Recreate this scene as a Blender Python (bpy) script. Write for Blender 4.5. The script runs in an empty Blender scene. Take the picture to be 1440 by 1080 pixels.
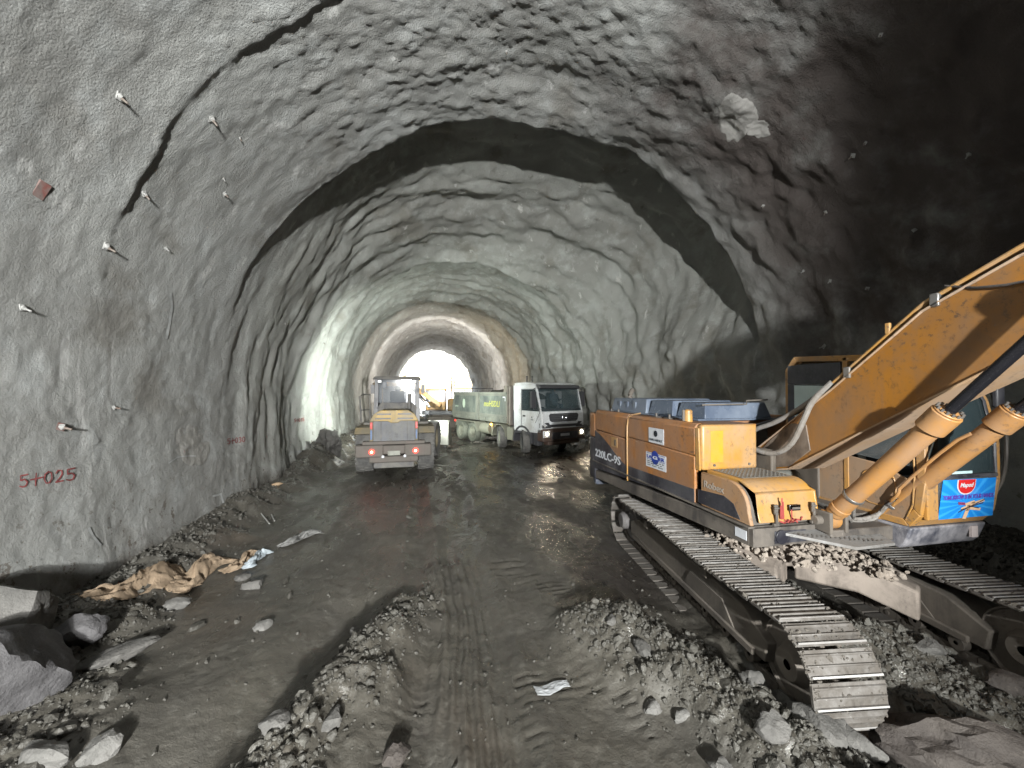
import bpy, bmesh, math, random
import numpy as np
from mathutils import Vector, Matrix
from mathutils.bvhtree import BVHTree
R = math.radians
scene = bpy.context.scene
C = scene.collection
random.seed(7)

# ------------------------------------------------------------------ camera
CAM = (0.0, 0.0, 2.8)
YAW, PITCH = 11.31, 1.04
cam_data = bpy.data.cameras.new('camera')
cam_data.sensor_width = 36
cam_data.lens = 550 / 1440 * 36
cam_data.clip_start = 0.05
cam_data.clip_end = 6000
cam = bpy.data.objects.new('camera', cam_data)
C.objects.link(cam)
cam.location = CAM
cam.rotation_euler = (R(90 + PITCH), 0, R(-YAW))
scene.camera = cam

# ------------------------------------------------------------------ daylight outside the portal
SUN_EL, SUN_ROT = 48, 25
world = bpy.data.worlds.new('World')
scene.world = world
world.use_nodes = True
wn = world.node_tree
wn.nodes.clear()
sky = wn.nodes.new('ShaderNodeTexSky')
sky.sky_type = 'NISHITA'
sky.sun_disc = False
sky.sun_elevation = R(SUN_EL)
sky.sun_rotation = R(SUN_ROT)
sky.air_density = 1.2
sky.dust_density = 2
bg = wn.nodes.new('ShaderNodeBackground')
bg.inputs[1].default_value = 0.15
wo = wn.nodes.new('ShaderNodeOutputWorld')
wn.links.new(sky.outputs[0], bg.inputs[0])
wn.links.new(bg.outputs[0], wo.inputs[0])

def add_light(name, kind, loc, target, power, color, size=0.1, spot=120, blend=0.5):
    d = bpy.data.lights.new(name, kind)
    d.color = color
    o = bpy.data.objects.new(name, d)
    C.objects.link(o)
    o.location = loc
    o.rotation_euler = (Vector(target) - Vector(loc)).to_track_quat('-Z', 'Y').to_euler()
    d.energy = power
    if kind == 'SPOT':
        d.spot_size = R(spot); d.spot_blend = blend; d.shadow_soft_size = size
    elif kind == 'SUN':
        d.angle = size
    else:
        d.shadow_soft_size = size
    return o

az = R(SUN_ROT)
sd = Vector((math.sin(az) * math.cos(R(SUN_EL)), math.cos(az) * math.cos(R(SUN_EL)), math.sin(R(SUN_EL))))
add_light('sun', 'SUN', (0, 100, 60), (0 - sd.x, 100 - sd.y, 60 - sd.z), 3.0, (1, .96, .9), R(.53))

LOADER_HEAD, LOADER_ROOF, TRUCK_HEAD, FAR_LAMP = 190, 260, 14, 400     # lamp powers of the machines and the far fills
# floodlight of the plant working behind the viewer, right of the middle of the drive
add_light('unseen_lamp', 'SPOT', (0, -8, 4.0), (-.6, 10, 4.3), 3400, (.99, 1, .97), .16, 68, .3)
add_light('unseen_lamp', 'SPOT', (.5, -9.5, 5.0), (-5.0, 6, 4.2), 3000, (1, 1, .97), .8, 92, 1)  # soft fill added to brighten the left wall, no known source

# ------------------------------------------------------------------ exposure, engine
scene.render.engine = 'CYCLES'
vs = scene.view_settings
vs.view_transform = 'Standard'
vs.look = 'None'
vs.gamma = 1
vs.use_curve_mapping = False
vs.exposure = 2.2
cy = scene.cycles
cy.use_denoising = True
try:
    cy.denoiser = 'OPENIMAGEDENOISE'
    cy.denoising_input_passes = 'RGB_ALBEDO_NORMAL'
    cy.denoising_prefilter = 'ACCURATE'
except Exception:
    pass
cy.max_bounces = 7
cy.diffuse_bounces = 5
cy.glossy_bounces = 3
cy.transmission_bounces = 5
cy.transparent_max_bounces = 8
cy.sample_clamp_indirect = 4
cy.caustics_reflective = False
cy.caustics_refractive = False

# ------------------------------------------------------------------ pixel geometry of the reference (1440 x 1080)
cY, sY = math.cos(R(YAW)), math.sin(R(YAW))
def side_yz(px, py, X):
    """point of the vertical plane x = X seen at (px, py)"""
    t = (px - 720) / 550
    Y = X * (cY - sY * t) / (sY + cY * t)
    d = X * sY + Y * cY
    return Y, 2.8 - (py - 550) * d / 550
def front_xz(px, py, Y):
    t = (px - 720) / 550
    X = Y * (sY + cY * t) / (cY - sY * t)
    d = X * sY + Y * cY
    return X, 2.8 - (py - 550) * d / 550
def ground_xy(px, py, z=0.0):
    d = 550 * (2.8 - z) / (py - 550)
    u = (px - 720) / 550 * d
    return u * cY + d * sY, d * cY - u * sY
def ray(px, py):
    t = (px - 720) / 550; v = -(py - 550) / 550
    return Vector((t * cY + sY, cY - t * sY, v)).normalized()

# ------------------------------------------------------------------ helpers
def tag(o, label=None, cat=None, group=None, kind=None):
    if label: o['label'] = label
    if cat: o['category'] = cat
    if group: o['group'] = group
    if kind: o['kind'] = kind
    return o

def empty(name, loc, rz=0.0, label=None, cat=None, group=None):
    o = bpy.data.objects.new(name, None)
    o.empty_display_size = .2
    C.objects.link(o)
    o.location = loc
    o.rotation_euler = (0, 0, rz)
    return tag(o, label, cat, group)

class MB:
    """collects shapes for ONE mesh object"""
    def __init__(s):
        s.v = []; s.f = []
    def add(s, verts, faces, m=None):
        b = len(s.v)
        for p in verts:
            p = Vector(p)
            s.v.append(m @ p if m else p)
        s.f += [tuple(i + b for i in f) for f in faces]
        return s
    def box(s, x0, x1, y0, y1, z0, z1, m=None):
        return s.add([(x0,y0,z0),(x1,y0,z0),(x1,y1,z0),(x0,y1,z0),(x0,y0,z1),(x1,y0,z1),(x1,y1,z1),(x0,y1,z1)],
                     [(0,3,2,1),(4,5,6,7),(0,1,5,4),(1,2,6,5),(2,3,7,6),(3,0,4,7)], m)
    def hexa(s, b, t, m=None):
        """bottom loop of 4 and top loop of 4"""
        return s.add(list(b) + list(t), [(0,3,2,1),(4,5,6,7),(0,1,5,4),(1,2,6,5),(2,3,7,6),(3,0,4,7)], m)
    def prism(s, poly, a, b, axis='x', m=None):
        """2D polygon extruded from a to b. axis x: poly is (y,z); y: (x,z); z: (x,y)"""
        def P(u, w, k):
            return {'x': (k, u, w), 'y': (u, k, w), 'z': (u, w, k)}[axis]
        n = len(poly)
        v = [P(u, w, a) for u, w in poly] + [P(u, w, b) for u, w in poly]
        f = [tuple(range(n)), tuple(range(2 * n - 1, n - 1, -1))]
        f += [(i, i + n, (i + 1) % n + n, (i + 1) % n) for i in range(n)]
        return s.add(v, f, m)
    def cyl(s, p0, p1, r0, r1=None, n=16, caps=True):
        r1 = r0 if r1 is None else r1
        p0, p1 = Vector(p0), Vector(p1)
        q = (p1 - p0).to_track_quat('Z', 'Y')
        v = []
        for p, r in ((p0, r0), (p1, r1)):
            for i in range(n):
                a = 2 * math.pi * i / n
                v.append(p + q @ Vector((r * math.cos(a), r * math.sin(a), 0)))
        f = [(i, (i + 1) % n, (i + 1) % n + n, i + n) for i in range(n)]
        if caps: f += [tuple(range(n - 1, -1, -1)), tuple(range(n, 2 * n))]
        return s.add(v, f)
    def tube(s, pts, r, n=8, smooth=0):
        pts = [Vector(p) for p in pts]
        for _ in range(smooth):
            q = [pts[0]]
            for a, b in zip(pts[:-1], pts[1:]):
                q += [a.lerp(b, .25), a.lerp(b, .75)]
            q.append(pts[-1]); pts = q
        v = []; f = []
        up = Vector((0.13, 0.21, 0.97)).normalized()
        for i, p in enumerate(pts):
            t = (pts[min(i + 1, len(pts) - 1)] - pts[max(i - 1, 0)]).normalized()
            a = t.cross(up)
            if a.length < 1e-3: a = t.cross(Vector((1, 0, 0)))
            a.normalize(); b = t.cross(a)
            rr = r(i / (len(pts) - 1)) if callable(r) else r
            for k in range(n):
                an = 2 * math.pi * k / n
                v.append(p + a * rr * math.cos(an) + b * rr * math.sin(an))
        for i in range(len(pts) - 1):
            for k in range(n):
                f.append((i*n+k, i*n+(k+1) % n, (i+1)*n+(k+1) % n, (i+1)*n+k))
        f += [tuple(range(n)), tuple(range(len(v) - 1, len(v) - n - 1, -1))]
        return s.add(v, f)
    def lathe(s, prof, c, axis, n=24):
        """profile of (radius, along) spun round axis through c"""
        c = Vector(c); q = Vector(axis).normalized().to_track_quat('Z', 'Y')
        v = []; k = len(prof)
        for i in range(n):
            a = 2 * math.pi * i / n
            for r, h in prof:
                v.append(c + q @ Vector((r * math.cos(a), r * math.sin(a), h)))
        f = []
        for i in range(n):
            j = (i + 1) % n
            for m in range(k - 1):
                f.append((i*k+m, j*k+m, j*k+m+1, i*k+m+1))
        return s.add(v, f)
    def build(s, name, mat, parent=None, bevel=0, origin=None, smooth=35, seg=2):
        o_ = Vector(origin) if origin is not None else Vector((0, 0, 0))
        me = bpy.data.meshes.new(name)
        me.from_pydata([tuple(p - o_) for p in s.v], [], s.f)
        me.validate()
        bm = bmesh.new(); bm.from_mesh(me)
        bmesh.ops.recalc_face_normals(bm, faces=bm.faces)
        bm.to_mesh(me); bm.free()
        me.materials.append(mat)
        if smooth:
            me.polygons.foreach_set('use_smooth', [True] * len(me.polygons))
            me.set_sharp_from_angle(angle=R(smooth))
        o = bpy.data.objects.new(name, me)
        C.objects.link(o)
        if parent: o.parent = parent
        if bevel:
            b = o.modifiers.new('bevel', 'BEVEL')
            b.width = bevel; b.segments = seg; b.limit_method = 'ANGLE'; b.angle_limit = R(40)
            b.harden_normals = False
        return o

def copy_obj(o, parent, loc=None, mat=None):
    c = o.copy(); C.objects.link(c)
    c.parent = parent
    if loc is not None: c.location = loc
    return c

def text_mesh(name, body, mat, M4, w=None, h=None, parent=None, depth=.004, shear=0, bold=0):
    """lettering fitted to a width and a height, M4 places its lower-left corner"""
    cu = bpy.data.curves.new(name, 'FONT')
    cu.body = body; cu.extrude = depth; cu.shear = shear; cu.offset = bold; cu.resolution_u = 3
    t = bpy.data.objects.new(name, cu)
    C.objects.link(t)
    bpy.context.view_layer.update()
    me = bpy.data.meshes.new_from_object(t)
    bpy.data.objects.remove(t)
    co = np.empty(len(me.vertices) * 3); me.vertices.foreach_get('co', co); co = co.reshape(-1, 3)
    lo, hi = co.min(0), co.max(0)
    sx = (w / (hi[0] - lo[0])) if w else None
    sy_ = (h / (hi[1] - lo[1])) if h else None
    sx = sx or sy_; sy_ = sy_ or sx
    co[:, 0] = (co[:, 0] - lo[0]) * sx; co[:, 1] = (co[:, 1] - lo[1]) * sy_
    me.vertices.foreach_set('co', co.ravel())
    me.materials.clear(); me.materials.append(mat)
    o = bpy.data.objects.new(name, me)
    C.objects.link(o)
    if parent: o.parent = parent
    o.matrix_local = M4
    return o

def frame(o, x, y):
    x = Vector(x).normalized(); y = Vector(y).normalized(); z = x.cross(y)
    return Matrix(((x.x, y.x, z.x, o[0]), (x.y, y.y, z.y, o[1]), (x.z, y.z, z.z, o[2]), (0, 0, 0, 1)))

# ---- numpy noise
def _h(i, j, k, s):
    n = (i * 374761393 + j * 668265263 + k * 2147483647 + s * 974634777) & 0xFFFFFFFF
    n = ((n ^ (n >> 13)) * 1274126177) & 0xFFFFFFFF
    n = ((n ^ (n >> 16)) * 2246822519) & 0xFFFFFFFF
    return ((n ^ (n >> 15)) & 0xFFFFFF) / 8388607.5 - 1
def noise(x, y, z=None, s=0):
    x = np.asarray(x, float); y = np.asarray(y, float)
    z = np.zeros_like(x) + (0.37 if z is None else z)
    i, j, k = (np.floor(a).astype(np.int64) for a in (x, y, z))
    fx, fy, fz = x - i, y - j, z - k
    fx, fy, fz = (f * f * f * (f * (f * 6 - 15) + 10) for f in (fx, fy, fz))
    r = 0
    for a in (0, 1):
        for b in (0, 1):
            for c in (0, 1):
                w = (fx if a else 1 - fx) * (fy if b else 1 - fy) * (fz if c else 1 - fz)
                r = r + w * _h(i + a, j + b, k + c, s)
    return r
def fbm(x, y, z=None, s=0, o=3, g=.5):
    r = 0; a = 1; f = 1
    z = np.zeros_like(x) + (0.37 if z is None else z)
    for q in range(o):
        r = r + a * noise(x * f, y * f, z * f, s + q * 17); a *= g; f *= 2.03
    return r
def sst(x, a, b):
    t = np.clip((x - a) / (b - a), 0, 1)
    return t * t * (3 - 2 * t)

# ---- materials
def nodes_of(m):
    m.use_nodes = True
    nt = m.node_tree; nt.nodes.clear()
    out = nt.nodes.new('ShaderNodeOutputMaterial')
    p = nt.nodes.new('ShaderNodeBsdfPrincipled')
    nt.links.new(p.outputs[0], out.inputs[0])
    return nt, p
def N(nt, t, **kw):
    n = nt.nodes.new(t)
    for k, v in kw.items():
        if isinstance(k, str) and hasattr(n, k): setattr(n, k, v)
        else: n.inputs[k].default_value = v
    return n
def ramp(nt, fac, lo, hi, c0=(0,0,0,1), c1=(1,1,1,1)):
    r = nt.nodes.new('ShaderNodeValToRGB')
    r.color_ramp.elements[0].position = lo; r.color_ramp.elements[1].position = hi
    r.color_ramp.elements[0].color = c0; r.color_ramp.elements[1].color = c1
    nt.links.new(fac, r.inputs[0])
    return r.outputs[0]
def mixc(nt, fac, a, b, blend='MIX'):
    m = nt.nodes.new('ShaderNodeMix'); m.data_type = 'RGBA'; m.blend_type = blend
    for s, v in ((0, fac), (6, a), (7, b)):
        if hasattr(v, 'is_output') or hasattr(v, 'links'): nt.links.new(v, m.inputs[s])
        else: m.inputs[s].default_value = v if s == 0 else (tuple(v) + (1,) if len(v) == 3 else v)
    return m.outputs[2]
def tex(nt, scale, detail=4, rough=.55, coord='Object', vec=(1, 1, 1), dist=0):
    tc = nt.nodes.new('ShaderNodeTexCoord'); mp = nt.nodes.new('ShaderNodeMapping')
    mp.inputs['Scale'].default_value = vec
    nt.links.new(tc.outputs[coord], mp.inputs[0])
    n = nt.nodes.new('ShaderNodeTexNoise')
    n.inputs['Scale'].default_value = scale; n.inputs['Detail'].default_value = detail
    n.inputs['Roughness'].default_value = rough; n.inputs['Distortion'].default_value = dist
    nt.links.new(mp.outputs[0], n.inputs['Vector'])
    return n.outputs['Fac']
def bump(nt, p, h, strength, dist=.01, prev=None):
    b = nt.nodes.new('ShaderNodeBump')
    b.inputs['Strength'].default_value = strength; b.inputs['Distance'].default_value = dist
    nt.links.new(h, b.inputs['Height'])
    if prev: nt.links.new(prev, b.inputs['Normal'])
    nt.links.new(b.outputs[0], p.inputs['Normal'])
    return b.outputs[0]

MUD = (.13, .115, .095)
def paint(name, col, dirt=MUD, amt=.5, rough=.45, metal=0, scale=2.2, chips=None, bmp=.15, vec=(1, 1, .6), streak=True):
    """worn machine paint: dust film, mud stains, chips"""
    m = bpy.data.materials.new(name); nt, p = nodes_of(m)
    a = tex(nt, scale, 6, .65, vec=vec)
    f = ramp(nt, a, .62 - .35 * amt, .86 - .35 * amt)
    c = mixc(nt, f, col, dirt)
    v = tex(nt, scale * .45, 3, .5)
    c = mixc(nt, ramp(nt, v, .35, .75), c, tuple(x * .72 for x in col), 'MIX') if amt < .9 else c
    c = mixc(nt, ramp(nt, a, .5 - .3 * amt, .85), c, dirt)
    if streak:
        s = tex(nt, 9, 3, .6, vec=(1.4, 1.4, .12))
        mm = N(nt, 'ShaderNodeMath', operation='MULTIPLY'); mm.inputs[1].default_value = .5 * amt + .15
        nt.links.new(ramp(nt, s, .5, .75), mm.inputs[0])
        c = mixc(nt, mm.outputs[0], c, dirt)
    if streak:                       # mud flecks and greasy hand and oil marks
        sp = tex(nt, 17, 6, .75); big = tex(nt, 1.1, 3, .5)
        mm = N(nt, 'ShaderNodeMath', operation='MULTIPLY')
        nt.links.new(ramp(nt, sp, .55, .62), mm.inputs[0]); nt.links.new(ramp(nt, big, .42, .62), mm.inputs[1])
        c = mixc(nt, mm.outputs[0], c, tuple(x * .55 for x in dirt))
        w_ = N(nt, 'ShaderNodeMath', operation='MULTIPLY'); w_.inputs[1].default_value = .35 + .5 * amt
        nt.links.new(ramp(nt, tex(nt, 1.7, 9, .72, dist=.6), .46, .60), w_.inputs[0])
        c = mixc(nt, w_.outputs[0], c, dirt)
        m3 = N(nt, 'ShaderNodeMath', operation='MULTIPLY')
        nt.links.new(ramp(nt, tex(nt, 6.5, 6, .7, vec=(1, 1, .5)), .62, .72), m3.inputs[0]); m3.inputs[1].default_value = .75
        c = mixc(nt, m3.outputs[0], c, tuple(x * .3 for x in dirt))
    if chips:
        k = tex(nt, 26, 5, .7)
        c = mixc(nt, ramp(nt, k, .66, .69), c, chips)
    nt.links.new(c, p.inputs['Base Color'])
    rr = N(nt, 'ShaderNodeMapRange'); rr.inputs[3].default_value = rough; rr.inputs[4].default_value = min(.95, rough + .4)
    nt.links.new(f, rr.inputs[0]); nt.links.new(rr.outputs[0], p.inputs['Roughness'])
    p.inputs['Metallic'].default_value = metal
    if bmp: bump(nt, p, tex(nt, 45, 4, .6), bmp, .004)
    return m
def plain(name, col, rough=.5, metal=0, emit=None, power=0, var=.15):
    m = bpy.data.materials.new(name); nt, p = nodes_of(m)
    a = tex(nt, 12, 4, .6)
    nt.links.new(mixc(nt, ramp(nt, a, .35, .7), col, tuple(x * (1 - var) for x in col)), p.inputs['Base Color'])
    p.inputs['Roughness'].default_value = rough; p.inputs['Metallic'].default_value = metal
    if emit:
        p.inputs['Emission Color'].default_value = tuple(emit) + (1,)
        p.inputs['Emission Strength'].default_value = power
    return m
def glass(name, tint=(.6, .7, .72), alpha=.35, rough=.08):
    m = bpy.data.materials.new(name); nt, p = nodes_of(m)
    a = tex(nt, 5, 5, .65)
    mr = N(nt, 'ShaderNodeMapRange'); mr.inputs[3].default_value = alpha * .7; mr.inputs[4].default_value = min(1, alpha * 1.6)
    nt.links.new(a, mr.inputs[0]); nt.links.new(mr.outputs[0], p.inputs['Alpha'])
    p.inputs['Base Color'].default_value = tuple(tint) + (1,)
    p.inputs['Roughness'].default_value = rough
    p.inputs['Specular IOR Level'].default_value = .9
    return m

ORANGE = paint('excavator_orange', (.38, .155, .038), (.25, .145, .09), .6, .42, chips=(.10, .07, .05))
YELLOW = paint('excavator_yellow', (.47, .24, .045), (.33, .22, .13), .36, .4, chips=(.20, .13, .07))
BOOMC = paint('boom_orange', (.31, .13, .017), (.17, .098, .052), .34, .38, scale=1.2, chips=(.16, .11, .08))
BOOMDUST = paint('dusty_boom_plate', (.42, .27, .15), (.36, .27, .2), .6, .6, scale=1.6, chips=(.12, .09, .07))
CYLC = paint('cylinder_orange', (.43, .205, .05), (.30, .18, .10), .35, .4, scale=2.5, chips=(.12, .08, .05))
BLACKP = paint('black_paint', (.022, .022, .03), (.10, .10, .11), .30, .4, chips=(.15, .14, .13))
FRAMEP = paint('grimy_frame_steel', (.045, .042, .042), (.16, .14, .12), .55, .5, chips=(.2, .18, .16))
SKIRT = paint('scraped_cab_skirt', (.05, .055, .075), (.32, .31, .33), .48, .45, scale=6, chips=(.42, .40, .42))
TRACKS = paint('worn_track_steel', (.20, .19, .18), (.085, .074, .063), .62, .5, .15, scale=5, chips=(.30, .29, .28), streak=True)
EDGE = plain('polished_grouser_steel', (.42, .41, .40), .4, .15)
MUDDY = paint('muddy_steel', (.07, .062, .056), (.15, .13, .11), .7, .7, chips=(.2, .18, .16))
DUSTY = paint('dusty_undercarriage', (.16, .135, .115), (.34, .29, .25), .5, .8, scale=5)
HOODB = paint('blue_black_engine_cover', (.085, .11, .16), (.17, .20, .25), .4, .27, scale=1.5, chips=(.24, .26, .3), streak=False)
CHROME = plain('chrome', (.62, .62, .64), .12, 1)
RODDARK = plain('oily_piston_rod', (.03, .03, .036), .15, .6)
STEEL = paint('bare_steel', (.33, .33, .33), (.20, .18, .16), .45, .4, .7)
RUBBER = paint('dusty_rubber', (.035, .035, .037), (.15, .145, .135), .5, .8, scale=3, bmp=.4)
HOSE = paint('grey_hose_sleeve', (.27, .26, .25), (.16, .14, .12), .5, .7, scale=12)
HOSEB = paint('black_hose', (.03, .03, .03), (.12, .1, .09), .4, .6, scale=9)
WHITE = paint('white_cab_paint', (.72, .74, .76), (.4, .39, .37), .15, .35, scale=1.4)
WHITEDECAL = plain('white_sticker', (.60, .62, .66), .45)
BLUEDECAL = plain('blue_print', (.02, .05, .30), .45)
DARKDECAL = plain('dark_print', (.03, .04, .05), .5)
REDPAINT = plain('red_spray', (.28, .045, .04), .8)
GLASS = glass('dusty_glass', (.16, .18, .19), .26)
GLASSPALE = glass('painted_reflection_glass', (.62, .74, .71), .9)  # pale cyan reflection painted in as the base colour
DARKGLASS = glass('dark_windshield', (.03, .045, .05), .6, .05)
SEATM = plain('dark_seat', (.03, .032, .036), .8)
REDLAMP = plain('red_tail_light', (.7, .03, .02), .3, 0, (1, .03, .015), 1.2)
REDLENS = plain('red_lens', (.6, .03, .03), .3)
HOTLAMP = plain('lit_lamp_core', (1, .5, .3), .3, 0, (1, .42, .2), 7)
HEADLAMP = plain('lit_headlight', (1, .9, .7), .3, 0, (1, .82, .55), 18)
AMBER = plain('lit_amber_marker', (1, .5, .05), .3, 0, (1, .5, .03), 9)
# ------------------------------------------------------------------ tunnel lining
def Xc(Y):
    return np.interp(Y, [-20, 9.7, 14, 19, 30, 45, 70], [2.4, 2.4, 1.95, 1.45, .75, .35, .1])
STEPS = [-6.0, 4.3, 9.7, 19.3, 28.5, 37.5, 47, 57]
SIZE = [.25, .06, 2.5, .75, .6, .55, .5, .4]
def flare(Y):
    r = np.zeros_like(Y)
    for i, s in enumerate(STEPS):
        e = STEPS[i + 1] if i + 1 < len(STEPS) else 72
        t = (Y - s) / (e - s)
        r = r + np.where((t >= 0) & (t < 1), SIZE[i] * (1 - t) ** .9 * sst(Y, s, s + .16), 0)
    return r
def make_rows():
    ys = list(np.arange(-13, 2.2, .22)); y = ys[-1]
    while y < 67:
        y += max(.045, .0078 * y)
        ys.append(y)
    for s in STEPS[1:]:
        ys += [s + .02, s + .07, s + .12, s + .17]
    return np.array(sorted(ys))
def tunnel_surface(s, Y):
    """s in 0..1 round the profile from the left foot to the right foot"""
    crown = np.interp(Y, [-20, 9.7, 10, 19.3, 30, 70], [9.55, 9.5, 9.4, 8.95, 9.2, 9.6])
    hw = np.interp(Y, [-20, 9.7, 19.3, 30, 70], [7.0, 7.0, 6.35, 6.2, 6.2])
    cz = 3.0
    w = .17                                   # share of each side wall
    a = np.clip((s - w) / (1 - 2 * w), 0, 1) * math.pi
    ax = -np.cos(a); az_ = np.sin(a)
    lowl = np.clip((w - s) / w, 0, 1); lowr = np.clip((s - 1 + w) / w, 0, 1)
    low = lowl + lowr
    fl = flare(Y + .35 * noise(s * 9, np.zeros_like(s), s=5) * (az_)) * sst(az_, .12, .75)
    fl = fl * np.where(ax < 0, .25 + .75 * sst(az_, .45, .97), 1)
    # the umbrella step is deepest right of the crown
    fl = fl * (1 + .75 * ax * sst(Y, 8, 9) * (Y < 19.3)) * (1 + .18 * noise(s * 14, Y * .3, s=6) + .10 * noise(s * 40, Y * .8, s=8))
    X = ax * (hw - .35 * low ** 1.6 + fl)
    Z = cz + az_ * (crown - cz + fl) - low * (cz + .9)
    nx, nz = ax * (1 - .15 * low), az_
    # lumps
    arc = s * 24
    rip = sst(Y, 7, 15)
    calm = 1 - .72 * sst(-ax, .05, .6) * (1 - sst(Y, 10, 15))
    d = calm * (.09 + .05 * sst(ax, -.6, .2)) * fbm(arc * .42, Y * .38, s=11, o=2)
    sl = Y + .22 * np.abs(arc - 12) + .35 * noise(arc * .3, Y * .3, s=3)
    r1 = fbm(sl * 1.25, arc * .33, s=21, o=2)
    r2 = 1 - 2 * np.abs(fbm(sl * .9 + 5, arc * .42, s=29, o=2))
    right = sst(ax, -.2, .8)
    d = d + rip * (.11 + .05 * right) * r1 + rip * .07 * r2 * .8
    d = d + calm * (1 - rip) * .7 * (.07 * fbm(arc * .9, Y * 1.1, s=41, o=2) + .05 * (1 - 2 * np.abs(noise(sl * .7, arc * .3, s=43))))
    sc = fbm(arc * 1.5 + .6 * Y, Y * 1.9, s=51, o=3)
    d = d + calm * (.03 + .095 * right) * sc * (1 - .45 * sst(az_, .7, .95) * (1 - rip)) * (.35 + .65 * (1 - low))
    crownm = sst(az_, .55, .95)
    d = d + (.018 + .045 * rip) * calm * (1 - 2 * np.abs(fbm(arc * 1.1 - .5 * Y, Y * 1.6, s=55, o=3))) * (.4 + .6 * az_)
    d = d + rip * .035 * fbm(sl * 4.5, arc * 1.3, s=58, o=2)
    d = d + (.010 + .021 * crownm) * fbm(arc * 5, Y * 5, s=61, o=3, g=.6)
    d = d + (.005 + .014 * crownm) * noise(arc * 22, Y * 22, s=71) * np.clip(8 / np.maximum(Y, 8), 0, 1)
    d = d - .5 * low ** 5 * (.35 + .3 * fbm(arc * 2, Y * 1.3, s=81, o=2))        # spatter and foot of the wall
    yq = Y - 6.25 + .45 * az_ - .25 * noise(arc * .5, Y * 0, s=95) - .10 * noise(arc * 2.3, Y * 0, s=96)
    d = d + .05 * (.3 + .6 * sst(noise(arc * .8, Y * 0, s=98), -.3, .3)) * np.where(yq > 0, sst(yq, 0, .07) * np.exp(-yq / 1.3), -.6 * np.exp(yq / .35)) * sst(-ax, .25, .5) * (1 - low) ** .5 * sst(az_, .15, .5)
    X = X + nx * d * 1.15
    Z = Z + nz * d * 1.15
    return X + Xc(Y), Z

ys = make_rows(); nS = 520
ss = np.linspace(0, 1, nS)
SS, YY = np.meshgrid(ss, ys)
TX, TZ = tunnel_surface(SS, YY)
TY = YY + .03 * fbm(SS * 60, YY * 2, s=91, o=2)
tco = np.stack([TX, TY, TZ], -1).reshape(-1, 3)
def grid_faces(nr, nc):
    i = np.arange(nr - 1)[:, None] * nc + np.arange(nc - 1)[None, :]
    return np.stack([i, i + 1, i + nc + 1, i + nc], -1).reshape(-1, 4)
def np_mesh(name, co, faces, mat, smooth=True):
    k = faces.shape[1]
    me = bpy.data.meshes.new(name)
    me.vertices.add(len(co)); me.vertices.foreach_set('co', np.ascontiguousarray(co, np.float32).ravel())
    me.loops.add(faces.size); me.loops.foreach_set('vertex_index', faces.astype(np.int32).ravel())
    me.polygons.add(len(faces)); me.polygons.foreach_set('loop_start', np.arange(0, faces.size, k, dtype=np.int32))
    try: me.polygons.foreach_set('loop_total', np.full(len(faces), k, np.int32))
    except Exception: pass
    me.update(calc_edges=True)
    me.polygons.foreach_set('use_smooth', np.full(len(faces), smooth))
    me.materials.append(mat)
    o = bpy.data.objects.new(name, me); C.objects.link(o)
    return o

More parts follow.
